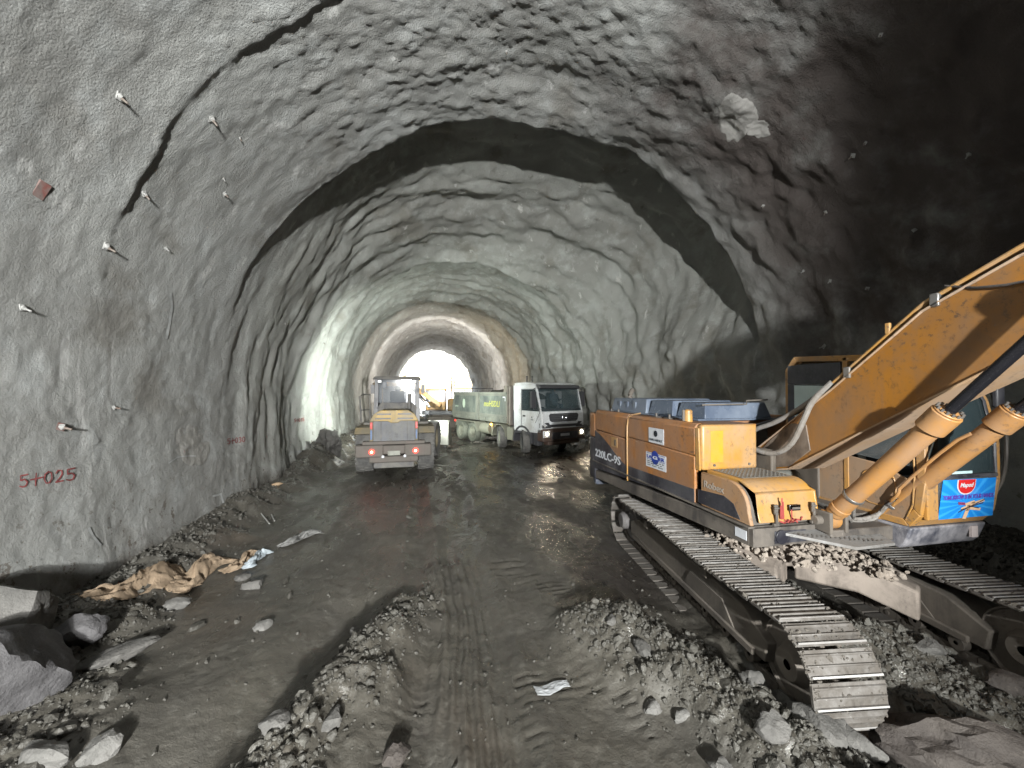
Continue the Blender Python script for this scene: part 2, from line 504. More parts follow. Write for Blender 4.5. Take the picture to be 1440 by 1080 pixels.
def shotcrete():
    m = bpy.data.materials.new('shotcrete'); nt, p = nodes_of(m)
    big = tex(nt, .28, 4, .55); mid = tex(nt, 1.7, 5, .6); fine = tex(nt, 14, 5, .65)
    c = mixc(nt, ramp(nt, big, .38, .62), (.30, .305, .295), (.235, .235, .225))
    c = mixc(nt, ramp(nt, mid, .5, .72), c, (.35, .36, .355))
    c = mixc(nt, ramp(nt, tex(nt, .8, 5, .6, vec=(1, .6, 1)), .56, .68), c, (.20, .195, .18))
    # lime runs down the side walls
    st = tex(nt, 2.2, 5, .65, vec=(1, 1, .10))
    c = mixc(nt, ramp(nt, st, .62, .70), c, (.46, .46, .45))
    st2 = tex(nt, 1.6, 4, .65, vec=(1, 1, .13))
    c = mixc(nt, ramp(nt, st2, .64, .74), c, (.15, .145, .135))
    # lamplight on the far walls and shade on the right arch, painted by position
    geo = nt.nodes.new('ShaderNodeNewGeometry'); sep = nt.nodes.new('ShaderNodeSeparateXYZ')
    nt.links.new(geo.outputs['Position'], sep.inputs[0])
    def mr(sock, a, b):
        r = N(nt, 'ShaderNodeMapRange', interpolation_type='SMOOTHSTEP'); r.inputs[1].default_value = a; r.inputs[2].default_value = b
        nt.links.new(sock, r.inputs[0]); return r.outputs[0]
    def math_(op, a, b):
        q = N(nt, 'ShaderNodeMath', operation=op)
        for i, v in enumerate((a, b)):
            if isinstance(v, (int, float)): q.inputs[i].default_value = v
            else: nt.links.new(v, q.inputs[i])
        return q.outputs[0]
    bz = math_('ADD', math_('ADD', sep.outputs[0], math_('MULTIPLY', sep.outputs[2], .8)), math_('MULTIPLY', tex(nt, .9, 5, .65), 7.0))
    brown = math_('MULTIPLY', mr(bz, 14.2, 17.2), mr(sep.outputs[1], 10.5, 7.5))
    c = mixc(nt, brown, c, (.085, .072, .067))  # brown hue with the unlit right side's darkness painted in
    far = mr(sep.outputs[1], 9.5, 12)
    c = mixc(nt, far, c, (1.15, 1.15, 1.12), 'MULTIPLY')  # lighter beyond the step, lamplight put into the colour
    far2 = mr(sep.outputs[1], 27, 31)
    c = mixc(nt, far2, c, (1.06, 1.02, .98), 'MULTIPLY')  # warmer toward the portal, also light put into the colour
    # mud splashed over the foot of the wall
    zz = math_('ADD', sep.outputs[2], math_('MULTIPLY', math_('SUBTRACT', tex(nt, 2.4, 5, .7), .5), 1.1))
    foot = mr(zz, .62, .12)
    c = mixc(nt, foot, c, (.085, .075, .065))
    speck = tex(nt, 5.5, 4, .75)
    splat = math_('MULTIPLY', ramp(nt, speck, .60, .64), mr(sep.outputs[2], 2.3, .4))
    c = mixc(nt, splat, c, (.12, .105, .09))
    c = mixc(nt, ramp(nt, fine, .3, .75), mixc(nt, .5, c, (.9, .9, .9), 'MULTIPLY'), c)
    nt.links.new(c, p.inputs['Base Color'])
    p.inputs['Roughness'].default_value = .82
    p.inputs['Specular IOR Level'].default_value = .3
    h1 = tex(nt, 16, 6, .75)
    vor = N(nt, 'ShaderNodeTexVoronoi'); vor.inputs['Scale'].default_value = 38
    tc = nt.nodes.new('ShaderNodeTexCoord'); nt.links.new(tc.outputs['Object'], vor.inputs['Vector'])
    hi = mr(sep.outputs[2], 3.0, 6.5)
    h2 = math_('MULTIPLY', vor.outputs['Distance'], math_('ADD', .06, math_('MULTIPLY', hi, 1.2)))
    h = math_('ADD', h1, math_('MULTIPLY', h2, -.28))
    n1 = bump(nt, p, tex(nt, 4.5, 4, .6), .35, .05)
    n2 = bump(nt, p, h, .95, .035, n1)
    bump(nt, p, tex(nt, 48, 5, .8), .75, .016, n2)
    return m
SHOT = shotcrete()
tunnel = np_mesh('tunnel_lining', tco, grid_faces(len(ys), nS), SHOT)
tag(tunnel, 'grey sprayed concrete lining of the arched tunnel, lumpy and stepped, stained with mud at its foot', kind='structure')

# the working face closing the tunnel behind the viewer
fx, fz = np.meshgrid(np.linspace(-6.5, 12, 60), np.linspace(-1, 12.5, 50))
fco = np.stack([fx, -12.6 + .5 * fbm(fx * .5, fz * .5, s=7, o=4), fz], -1).reshape(-1, 3)
face_o = np_mesh('rock_face', fco, grid_faces(50, 60), SHOT)
tag(face_o, 'rough grey working face closing the tunnel', kind='structure')

def stone_mat(name, c0, c1, vein=None, rough=.75):
    m = bpy.data.materials.new(name); nt, p = nodes_of(m)
    a = tex(nt, 3, 6, .65); b = tex(nt, 14, 5, .7)
    c = mixc(nt, ramp(nt, a, .35, .65), c0, c1)
    c = mixc(nt, ramp(nt, b, .6, .72), c, tuple(x * 1.35 for x in c1))
    if vein:
        w = N(nt, 'ShaderNodeTexWave', wave_profile='SIN', bands_direction='DIAGONAL')
        w.inputs['Scale'].default_value = .45; w.inputs['Distortion'].default_value = 5; w.inputs['Detail'].default_value = 3
        tc = nt.nodes.new('ShaderNodeTexCoord'); nt.links.new(tc.outputs['Object'], w.inputs['Vector'])
        c = mixc(nt, ramp(nt, w.outputs['Fac'], .95, .985), c, vein)
    nt.links.new(c, p.inputs['Base Color']); p.inputs['Roughness'].default_value = rough
    n1 = bump(nt, p, tex(nt, 8, 6, .7), .7, .05)
    bump(nt, p, tex(nt, 50, 4, .7), .5, .008, n1)
    return m
# ------------------------------------------------------------------ muddy ground
def seg(x, y, a, b):
    a = np.array(a, float); b = np.array(b, float); d = b - a; L2 = d @ d
    t = np.clip(((x - a[0]) * d[0] + (y - a[1]) * d[1]) / L2, 0, 1)
    return np.hypot(x - a[0] - t * d[0], y - a[1] - t * d[1]), t
def gauss(d, w): return np.exp(-(d / w) ** 2)
def heaps(x, y):
    """height of the loose spoil"""
    wob = .22 * fbm(x * 1.3, y * 1.3, s=201, o=3)
    h = 0
    d, t = seg(x, y, (-1.55, 1.2), (-.50, 5.0));  h = h + .34 * gauss(d + wob, .36) * (1 - .25 * t)
    d, t = seg(x, y, (-.2, 4.6), (.15, 6.2));     h = h + .12 * gauss(d + wob, .35)
    d, t = seg(x, y, (2.95, 1.4), (2.15, 4.15));   h = h + .35 * gauss(d + wob, .44)
    d, t = seg(x, y, (1.95, 3.3), (1.9, 4.3));    h = h + .07 * gauss(d + wob, .36)
    d, t = seg(x, y, (3.7, 3.4), (5.6, 1.2));     h = h + .34 * gauss(d + wob, .55)
    d, t = seg(x, y, (4.2, 3.6), (4.4, 5.4));     h = h + .25 * gauss(d + wob, .6)
    d, t = seg(x, y, (-3.9, 3.0), (-3.7, 5.2));   h = h + .30 * gauss(d + wob, .6)
    d, t = seg(x, y, (-2.9, 2.4), (-3.1, 4.0));   h = h + .16 * gauss(d + wob, .5)
    # berms along both side walls
    left = Xc(y) - np.interp(y, [0, 9.7, 19.3, 30, 70], [6.75, 6.75, 6.1, 5.95, 5.9])
    right = Xc(y) + np.interp(y, [0, 9.7, 19.3, 30, 70], [6.75, 6.75, 6.1, 5.95, 5.9])
    h = h + (.34 + .12 * noise(y * .8, x * 0, s=4)) * sst(left + 1.05 + wob * 1.5 - x, 0, 1.0)
    h = h + .55 * sst(x + wob - (right - 1.5), 0, 1.3)
    d, t = seg(x, y, (-4.15, 15.5), (-4.6, 18)); h = h + .5 * gauss(d + wob, .55)
    d, t = seg(x, y, (7.4, 15.4), (8.0, 20.0)); h = h + .45 * gauss(d + wob, .9)
    return h
def ground_h(x, y, fine=True):
    h = heaps(x, y)
    h = h + .045 * fbm(x * .35, y * .35, s=211, o=2) + .022 * fbm(x * 1.7, y * 1.1, s=213, o=3)
    # wheel rut left of the ridge, and a shallow one in the middle
    d, t = seg(x, y, (-2.35, 1.0), (-1.05, 5.4)); h = h - .13 * gauss(d, .34)
    d, t = seg(x, y, (.25, 1.0), (.35, 7.5)); gm = gauss(d, .34)
    h = h - .05 * gm
    for a_, b_, dp in (((.05, .8), (-.45, 12.5), .05), ((.62, .8), (.75, 13), .035), ((-.30, 3.2), (1.05, 12), .028)):
        d, t = seg(x, y, a_, b_)
        h = h - dp * gauss(d, .14) + dp * .55 * gauss(d - .27, .09) * (1 + .6 * noise(x * 4, y * 4, s=12))
    if fine:
        # tyre grooves
        near = 1 - sst(y, 5, 7.5)
        h = h + .034 * np.sin((x - .25 + .10 * np.sin(y * .9) + .03 * noise(x * 3, y * 3, s=9)) * 2 * math.pi / .115) * gm * near * (.5 + .5 * sst(fbm(x * .8, y * .8, s=31, o=2), -.3, .3))
        # track shoe prints
        def cleats(x0, x1, slope, ph, ya, yb, amp, per=.105):
            xx = x - slope * (y - 4)
            m = sst(xx, x0, x0 + .06) * (1 - sst(xx, x1 - .06, x1)) * sst(y, ya, ya + .4) * (1 - sst(y, yb - 1.0, yb))
            w = np.sin((y + .02 * (xx - x0) + .012 * noise(x * 2.5, y * 2.5, s=19) + ph) * 2 * math.pi / per)
            return -amp * 2.2 * np.clip(w, 0, 1) ** 4 * m * sst(fbm(x * 1.6, y * 2.2, s=37, o=3), -.25, .3)
        h = h + cleats(.75, 1.85, .04, 0, 1.5, 9, .009) + cleats(-.45, .02, .05, .09, 2.0, 6.4, .006)
        h = h + cleats(2.0, 2.55, .1, .0, 5.0, 14, .008)
        amp = np.clip(heaps(x, y) * 6, .3, 1.6)
        rg = 1 - 2 * np.abs(fbm(x * 3.3, y * 3.3, s=231, o=3, g=.6))
        h = h + .012 * rg * amp + .022 * amp * fbm(x * 7, y * 7, s=221, o=3, g=.65) + .005 * noise(x * 25, y * 25, s=223) * amp
    # the track carried slab under the excavator is flat
    return h
gy = list(np.arange(-12.8, .8, .2)); y = .8
while y < 68:
    gy.append(y); y += max(.018, .0068 * y)
gy = np.array(gy); gx = np.concatenate([np.arange(-7.2, -2.4, .045), np.arange(-2.4, 3.3, .0165), np.arange(3.3, 11.6, .04)])
GX, GY = np.meshgrid(gx, gy)
GZ = ground_h(GX, GY)
def mud():
    m = bpy.data.materials.new('wet_mud'); nt, p = nodes_of(m)
    a = tex(nt, .9, 5, .6); b = tex(nt, 7, 6, .7); w = tex(nt, 1.1, 4, .6, vec=(1, .45, 1))
    c = mixc(nt, ramp(nt, a, .35, .65), (.052, .048, .041), (.082, .076, .064))
    c = mixc(nt, ramp(nt, b, .55, .75), c, (.125, .119, .105))
    c = mixc(nt, ramp(nt, b, .28, .42), (.055, .048, .042), c)
    c = mixc(nt, ramp(nt, tex(nt, .45, 3, .5), .55, .65), c, (.070, .060, .049))
    geo = nt.nodes.new('ShaderNodeNewGeometry'); sp = nt.nodes.new('ShaderNodeSeparateXYZ'); nt.links.new(geo.outputs['Position'], sp.inputs[0])
    def m2(op, a_, b_):
        q = N(nt, 'ShaderNodeMath', operation=op)
        for i, v in enumerate((a_, b_)):
            if isinstance(v, (int, float)): q.inputs[i].default_value = v
            else: nt.links.new(v, q.inputs[i])
        return q.outputs[0]
    def ms(sock, lo, hi):
        q = N(nt, 'ShaderNodeMapRange', interpolation_type='SMOOTHSTEP'); q.inputs[1].default_value = lo; q.inputs[2].default_value = hi
        nt.links.new(sock, q.inputs[0]); return q.outputs[0]
    # long shadow strip beside the excavator, painted into the mud colour
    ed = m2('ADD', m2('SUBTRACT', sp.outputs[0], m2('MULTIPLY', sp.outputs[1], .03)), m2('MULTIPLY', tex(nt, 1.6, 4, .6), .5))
    shaded = m2('MULTIPLY', m2('MULTIPLY', ms(ed, 2.0, 2.2), ms(sp.outputs[1], 4.0, 5.2)), ms(sp.outputs[1], 19, 15))
    c = mixc(nt, shaded, c, (.030, .026, .023))
    nt.links.new(c, p.inputs['Base Color'])
    r = ramp(nt, w, .44, .60, (.15, .15, .15, 1), (.62, .62, .62, 1))
    sep = nt.nodes.new('ShaderNodeSeparateColor'); nt.links.new(r, sep.inputs[0])
    nt.links.new(sep.outputs[0], p.inputs['Roughness'])
    # standing water in the worn middle of the road
    pud = m2('MULTIPLY', m2('MULTIPLY', ms(tex(nt, 2.6, 4, .6, vec=(1, .55, 1)), .52, .56), ms(sp.outputs[0], -.7, -.3)), m2('MULTIPLY', ms(sp.outputs[0], 1.2, .7), m2('MULTIPLY', ms(sp.outputs[1], 7.5, 8.5), ms(sp.outputs[1], 17, 14))))
    rm = N(nt, 'ShaderNodeMix'); nt.links.new(pud, rm.inputs[0]); nt.links.new(sep.outputs[0], rm.inputs[2]); rm.inputs[3].default_value = .06
    nt.links.new(rm.outputs[0], p.inputs['Roughness'])
    n1 = bump(nt, p, tex(nt, 11, 6, .7), .55, .03)
    n2 = bump(nt, p, tex(nt, 60, 4, .7), .5, .008, n1)
    p.inputs['Specular IOR Level'].default_value = .7
    return m
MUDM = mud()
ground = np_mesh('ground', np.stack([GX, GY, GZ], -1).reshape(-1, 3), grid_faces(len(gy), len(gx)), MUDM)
tag(ground, 'soaked rutted grey mud floor of the tunnel with tyre and track prints', kind='structure')
PALEG = stone_mat('pale_gravel', (.42, .41, .39), (.5, .49, .46))
og = MB().box(-3000, 3000, 67.5, 4000, -.6, -.06).build('outside_ground', PALEG)
tag(og, 'bare ground in daylight outside the tunnel mouth', kind='structure')
def gz(x, y): return float(ground_h(np.array([float(x)]), np.array([float(y)]))[0])

# ------------------------------------------------------------------ stones
def rock_mesh(name, seed, sub, mat, planes=11, rough=.06, size=(1, 1, 1)):
    rs = np.random.RandomState(seed)
    bm = bmesh.new(); bmesh.ops.create_icosphere(bm, subdivisions=sub, radius=1)
    v = np.array([q.co[:] for q in bm.verts]); v /= np.linalg.norm(v, axis=1)[:, None]
    n = rs.normal(size=(planes, 3)); n /= np.linalg.norm(n, axis=1)[:, None]
    dd = rs.uniform(.62, 1.0, planes)
    q = v @ n.T
    r = np.where(q > .05, dd / np.maximum(q, .05), 9).min(1); r = np.minimum(r, 1.15)
    r = r * (1 + rough * fbm(v[:, 0] * 2.5 + seed, v[:, 1] * 2.5, v[:, 2] * 2.5, s=seed, o=4, g=.6))
    co = v * r[:, None] * np.array(size)
    for b, c_ in zip(bm.verts, co): b.co = c_
    me = bpy.data.meshes.new(name); bm.to_mesh(me); bm.free()
    me.materials.append(mat)
    me.polygons.foreach_set('use_smooth', [True] * len(me.polygons)); me.set_sharp_from_angle(angle=R(28))
    return me
STONE = stone_mat('grey_stone', (.068, .066, .062), (.125, .12, .113))
STONEV = stone_mat('veined_stone', (.042, .04, .042), (.088, .085, .088), (.22, .20, .17))
STONEB = stone_mat('brown_crusted_stone', (.032, .026, .023), (.075, .064, .056))
CLOD = stone_mat('mud_clod', (.042, .039, .033), (.085, .081, .071), rough=.5)
rs = np.random.RandomState(3)
def templates(sub, k):
    T = []
    for i in range(k):
        me = rock_mesh('t', 900 + i + sub * 50, sub, CLOD, 8, .12, (1, .8, .62))
        co = np.array([v.co[:] for v in me.vertices]); f = np.array([p_.vertices[:] for p_ in me.polygons])
        T.append((co, f)); bpy.data.meshes.remove(me)
    return T
def scatter(name, pts, sizes, T, label):
    V = []; F = []; b = 0
    pick = rs.randint(0, len(T), len(pts))
    for k, (co, f) in enumerate(T):
        i = np.where(pick == k)[0]; n = len(i)
        if not n: continue
        q = rs.normal(size=(n, 4)); q /= np.linalg.norm(q, axis=1)[:, None]
        w, x, y, z = q.T
        M3 = np.stack([1-2*(y*y+z*z), 2*(x*y-z*w), 2*(x*z+y*w), 2*(x*y+z*w), 1-2*(x*x+z*z), 2*(y*z-x*w), 2*(x*z-y*w), 2*(y*z+x*w), 1-2*(x*x+y*y)], -1).reshape(n, 3, 3)
        P = np.einsum('nij,vj->nvi', M3, co) * sizes[i][:, None, None] + pts[i][:, None, :]
        V.append(P.reshape(-1, 3)); F.append((f[None] + (np.arange(n) * len(co))[:, None, None]).reshape(-1, 3) + b)
        b += n * len(co)
    o = np_mesh(name, np.concatenate(V), np.concatenate(F), CLOD, False)
    return tag(o, label, kind='stuff')
def in_tracks(x, y):
    c_, s_ = math.cos(R(7)), math.sin(R(7)); dx, dy = x - 3.36, y - 4.71
    lat = dx * c_ - dy * s_; lon = dx * s_ + dy * c_
    return (np.abs(lon) < 2.3) & ((np.abs(lat) < .36) | (np.abs(lat - 2.25) < .36))
def sample(n, fx0, fx1, y0, y1, wfun):
    out = np.zeros((0, 2))
    while len(out) < n:
        x = rs.uniform(fx0, fx1, 6000); y = y0 * (y1 / y0) ** rs.rand(6000)
        w = wfun(x, y) * ~in_tracks(x, y)
        k = rs.rand(6000) < w
        out = np.vstack([out, np.stack([x[k], y[k]], -1)])
    return out[:n]
def wd(x, y):
    return np.clip((heaps(x, y) - .06) * 3.5, 0, 1) * np.clip(5.5 / y, .15, 1) + .012
def place(xy, sz, sink=.25):
    z = ground_h(xy[:, 0], xy[:, 1]) + sz * sink
    return np.stack([xy[:, 0], xy[:, 1], z], -1)
a = sample(42000, -5, 9, 1.3, 24, wd); s_ = rs.lognormal(math.log(.0105), .5, len(a)) * (1 + a[:, 1] * .06)
scatter('gravel', place(a, s_, .1), s_, templates(1, 4), 'small crumbs of muddy rock strewn over the spoil ridges')
a = sample(2600, -5, 9, 1.3, 26, wd); s_ = np.clip(rs.lognormal(math.log(.027), .5, len(a)), .012, .10) * (1 + a[:, 1] * .03)
scatter('spoil_clods', place(a, s_, -.05), s_, templates(2, 5), 'fist sized grey clods of blasted rock and mud heaped in ridges')
# ------------------------------------------------------------------ the big excavator
EO = Vector((4.6, 5.2, 0))
EX = empty('crawler_excavator', EO, 0, 'big dirty orange crawler excavator standing on the right, boom raised toward the viewer', 'excavator')
def ex(mb, name, mat, bevel=.012, parent=None, label=None, **k):
    o = mb.build(name, mat, parent or EX, bevel, origin=EO, **k)
    if label: o['label'] = label
    return o
XS = 3.27          # plane of the side facing the viewer's left
# --- upper structure
def zbot(Y): return 1.15 - .20 * (Y - 3.55) / 4.6
plat = MB()
plat.prism([(3.60, 1.15), (7.72, zbot(7.72) + .03), (7.72, zbot(7.72) + .2), (3.60, 1.355)], XS + .02, 5.0)
plat.box(4.1, 4.93, 3.40, 3.62, 1.17, 1.33)
ex(plat, 'platform_frame', FRAMEP, .015)
pm = MB().prism([(3.552, 1.155), (3.60, 1.155), (3.60, 1.35), (3.552, 1.35)], XS + .02, 4.12)
ex(pm, 'front_plate', FRAMEP, .004)
sl = MB().box(XS - .03, XS + .045, 3.56, 7.7, 1.352, 1.372)
ex(sl, 'sill_strip', FRAMEP, .003)
# side doors
def zb2(Y): return 1.375 - .17 * (Y - 4.45) / 3.4
def zt2(Y): return 2.385 + .035 * (Y - 4.45) / 3.4
YA, YB, YC = 4.46, 6.22, 7.60
for (a, b, nm) in ((YA, YB - .012, 'side_door'), (YB + .012, YC - .008, 'side_door')):
    zs = 1.98
    lo = MB().prism([(a, zb2(a)), (b, zb2(b)), (b, zs + .02 * (b - a)), (a, zs - .015)], XS, XS + .06)
    o = ex(lo, nm, ORANGE, .014)
    up = MB().prism([(a, zs), (b, zs + .035), (b, zt2(b) - .06), (a, zt2(a) - .06)], XS + .004, XS + .06)
    up.prism([(a, zt2(a) - .062), (b, zt2(b) - .062), (b, zt2(b)), (a, zt2(a))], XS + .05, XS + .12)
    up.hexa([(XS + .004, a, zt2(a) - .062), (XS + .12, a, zt2(a) - .062), (XS + .12, b, zt2(b) - .062), (XS + .004, b, zt2(b) - .062)],
            [(XS + .05, a, zt2(a)), (XS + .12, a, zt2(a)), (XS + .12, b, zt2(b)), (XS + .05, b, zt2(b))])
    ex(up, 'upper_panel', ORANGE, .012, smooth=25)
# yellow strap along the door edge
st = MB().tube([(XS - .005, YB, zb2(YB) - .02), (XS - .008, YB, 1.9), (XS - .004, YB - .0, 2.28), (XS + .03, YB - .05, 2.385), (XS + .12, YB - .22, 2.43)], .013, 6, 1)
ex(st, 'door_seal', YELLOW, 0, label='yellow seal strip running up the door edge')
# black stripe: a wedge at the tail running out into a band along the bottom
def S(px, py): return side_yz(px, py, XS)
k = .0035
poly = [(YC - .01, zb2(YC) + .003), (YC - .01, 1.99), (7.35, 1.93), (7.0, 1.80), (6.7, 1.66), (6.45, 1.56), (YB + .02, 1.50), (YB + .02, zb2(YB) + .003)]
ex(MB().prism(poly, XS - k, XS + .01), 'black_stripe', BLACKP, .001)
poly = [(YB - .02, zb2(YB) + .003), (YB - .02, 1.52), (YA + .01, 1.545), (YA + .01, zb2(YA) + .003)]
ex(MB().prism(poly, XS - k, XS + .01), 'black_stripe', BLACKP, .001)
# tail
cw = MB()
pr = []
for i in range(9):
    an = math.pi / 2 * i / 8
    pr.append((XS + .35 - .35 * math.sin(an) * 1, 7.62 + .40 * math.cos(an) * 1))
outline = [(XS + .002, 7.61)] + [(XS + .33 - .33 * math.cos(math.pi / 2 * i / 8), 7.80 + .36 * math.sin(math.pi / 2 * i / 8)) for i in range(9)] + [(5.97 - .33, 8.16), (5.97, 7.8), (5.97, 7.61)]
def band(z0, z1, sh=0):
    return [(x, y) for x, y in outline]
cw.prism(outline, .985, 1.84, 'z')
ex(cw, 'counterweight', BLACKP, .03)
cw2 = MB().prism(outline, 1.845, 2.34, 'z'); 
ex(cw2, 'tail_cowl', ORANGE, .035)
lw = MB().prism([(XS + .02, 7.63), (XS + .08, 7.9), (XS + .33, 8.12), (5.6, 8.12), (5.9, 7.63)], .86, .984, 'z')
ex(lw, 'counterweight_foot', paint('scraped_blue_black', (.05, .06, .085), (.24, .25, .28), .45, .45, scale=5, chips=(.35, .36, .38)), .03)
# deck
ex(MB().box(XS + .10, 4.16, 4.42, 7.62, 2.28, 2.372).box(4.16, 5.95, 5.05, 7.62, 1.36, 2.37), 'house_deck', ORANGE, .01)
ex(MB().box(5.88, 5.97, 4.8, 7.61, 1.2, 2.38), 'side_door', ORANGE, .012)
# dark machinery well between house and boom
wl = MB().box(4.2, 4.9, 5.0, 5.06, 1.36, 2.3).box(4.14, 4.18, 3.7, 5.0, 1.36, 1.72).box(4.2, 4.95, 3.65, 5.0, 1.34, 1.40)
ex(wl, 'machinery_well', FRAMEP, .006)
# --- yellow tank box
tk = MB().box(XS + .03, 4.11, 4.352, 4.455, 1.80, 2.375)
tk.box(XS + .03, 4.11, 4.40, 5.0, 1.80, 2.36)
ex(tk, 'tank_cover', YELLOW, .035, seg=3)
ex(MB().prism([(4.37, 1.80), (4.455, 1.80), (4.455, 2.33), (4.39, 2.33)], XS + .006, XS + .028), 'tank_side_lip', YELLOW, .006)
for x in (3.47, 3.98):
    ex(MB().cyl((x, 4.356, 1.865), (x, 4.342, 1.865), .017, n=10), 'bolt', FRAMEP, 0)
ex(MB().box(3.42, 3.60, 4.3475, 4.3530, 1.90, 2.30), 'repainted_patch', paint('fresh_yellow', (.56, .30, .02), (.44, .25, .06), .3, .4, scale=6), .002, label='brighter yellow repainted patch')
# --- tool box in front
def tprof(y0, z0, drop=0, fr=3.555):
    p = [(4.345, z0)]
    p.append((fr + .30, z0 - drop))
    for i in range(1, 9):
        a = math.pi / 2 * i / 8
        p.append((fr + .30 - .26 * math.sin(a) , z0 - drop - .30 * (1 - math.cos(a)) * .95))
    p += [(fr + .005, 1.376), (4.345, 1.376)]
    return p
ex(MB().prism(tprof(4.345, 1.795), XS, XS + .045), 'tool_box_side', paint('faded_orange', (.40, .21, .085), (.30, .2, .13), .6, .45, chips=(.12, .1, .08)), .014)
sp = [(4.40, 1.40), (4.40, 1.565), (3.95, 1.60), (3.80, 1.55), (3.70, 1.40)]
ex(MB().prism(sp, XS - .003, XS + .01), 'black_stripe', BLACKP, .002)
ex(MB().prism(tprof(4.345, 1.775, 0, 3.575), XS + .05, 4.12), 'tool_box', FRAMEP, .01)
lid = tprof(4.345, 1.812, .0, 3.535)
ex(MB().prism(lid[:-2] + [(3.532, 1.41), (3.56, 1.41), (3.60, 1.70), (3.80, 1.76), (4.345, 1.77)], XS + .085, 4.125), 'tool_box_lid', YELLOW, .022, seg=3)
# chequer plates
def chequer(x0, x1, y0, y1, z, m=None, st=.055):
    cp = MB(); cp.box(x0, x1, y0, y1, z - .004, z, m)
    j = 0; y = y0 + st / 2
    while y < y1 - .01:
        x = x0 + st / 2 + (st / 2 if j % 2 else 0)
        while x < x1 - .01:
            a = .6 if j % 2 else -.6
            c, s = math.cos(a) * st * .36, math.sin(a) * st * .36; w = .007
            nx_, ny_ = -math.sin(a) * w, math.cos(a) * w
            cp.add([(x-c, y-s, z), (x+nx_, y+ny_, z + .0), (x+c, y+s, z), (x-nx_, y-ny_, z), (x, y, z + .006)], [(0,1,4),(1,2,4),(2,3,4),(3,0,4)], m)
            x += st
        y += st * .5; j += 1
    return cp
ex(chequer(XS + .15, 4.08, 3.84, 4.33, 1.818), 'chequer_plate', paint('worn_chequer', (.20, .20, .20), (.16, .15, .13), .5, .5, .3), 0, smooth=0)
m = Matrix.Translation((3.83, 3.30, 1.21)) @ Matrix.Rotation(R(9), 4, 'X')
stp = MB().add([(3.62, 3.56, 1.30), (4.55, 3.56, 1.30), (4.75, 3.42, 1.26), (4.72, 3.24, 1.22), (4.2, 3.22, 1.22), (3.62, 3.56, 1.27), (4.55, 3.56, 1.27), (4.75, 3.42, 1.23), (4.72, 3.24, 1.19), (4.2, 3.22, 1.19)],
               [(0,1,2,3,4),(9,8,7,6,5),(0,4,9,5),(4,3,8,9),(3,2,7,8),(2,1,6,7),(1,0,5,6)])
ex(stp, 'step_plate', paint('polished_step', (.30, .30, .30), (.17, .16, .15), .5, .5, .2), .004)
tr = MB()
for i in range(46):
    rx = 3.72 + (i * .618 % 1) * .95; ry = 3.28 + (i * .377 % 1) * .25
    if ry < 3.57 - (rx - 3.62) * .55: continue
    zz = 1.302 - (3.56 - ry) * .235 + 0
    tr.add([(rx-.03, ry-.01, zz), (rx, ry+.008, zz), (rx+.03, ry+.01, zz), (rx, ry-.008, zz), (rx, ry, zz+.006)], [(0,1,4),(1,2,4),(2,3,4),(3,0,4)])
tag(ex(tr, 'step_tread', STEEL, 0, smooth=0), kind='stuff')
# toggle latches, pull handle and red spray marks on the front of the lid
for x in (3.545, 4.02):
    la = MB().box(x - .022, x + .022, 3.515, 3.535, 1.50, 1.60).box(x - .014, x + .014, 3.505, 3.525, 1.40, 1.52)
    la.cyl((x - .03, 3.515, 1.565), (x + .03, 3.515, 1.565), .012, n=8).box(x - .03, x + .03, 3.512, 3.545, 1.375, 1.405)
    ex(la, 'latch', FRAMEP, .004)
ex(MB().box(3.725, 3.865, 3.528, 3.538, 1.52, 1.585), 'handle_plate', CHROME, .006)
ex(MB().box(3.755, 3.855, 3.522, 3.529, 1.535, 1.560), 'pull_handle', FRAMEP, .004)
def strokes(name, lines, w, mat, tofun, off, parent, label=None):
    mb = MB()
    for ln in lines:
        for (a, b) in zip(ln[:-1], ln[1:]):
            a_, b_ = Vector(a), Vector(b); d = (b_ - a_)
            if d.length < 1e-5: continue
            d.normalize(); n_ = Vector((-d.y, d.x)) * w / 2; e = d * w * .35
            q = [tofun(*(a_ - n_ - e)), tofun(*(b_ - n_ + e)), tofun(*(b_ + n_ + e)), tofun(*(a_ + n_ - e))]
            mb.add(q, [(0, 1, 2, 3)])
    o = mb.build(name, mat, parent, origin=off, smooth=0)
    if label: o['label'] = label
    return o
F1 = lambda u, w: (u, 3.5275, w)
strokes('red_mark', [[(3.63, 1.445), (3.625, 1.66)], [(3.645, 1.45), (3.64, 1.62)], [(3.61, 1.45), (3.612, 1.58)], [(3.75, 1.44), (3.745, 1.53)], [(3.60, 1.42), (3.66, 1.40), (3.70, 1.43), (3.76, 1.405), (3.80, 1.43), (3.86, 1.42), (3.88, 1.45)], [(3.66, 1.43), (3.72, 1.40), (3.76, 1.44), (3.82, 1.40)]], .017, REDPAINT, F1, EO, EX, 'red spray scribble')
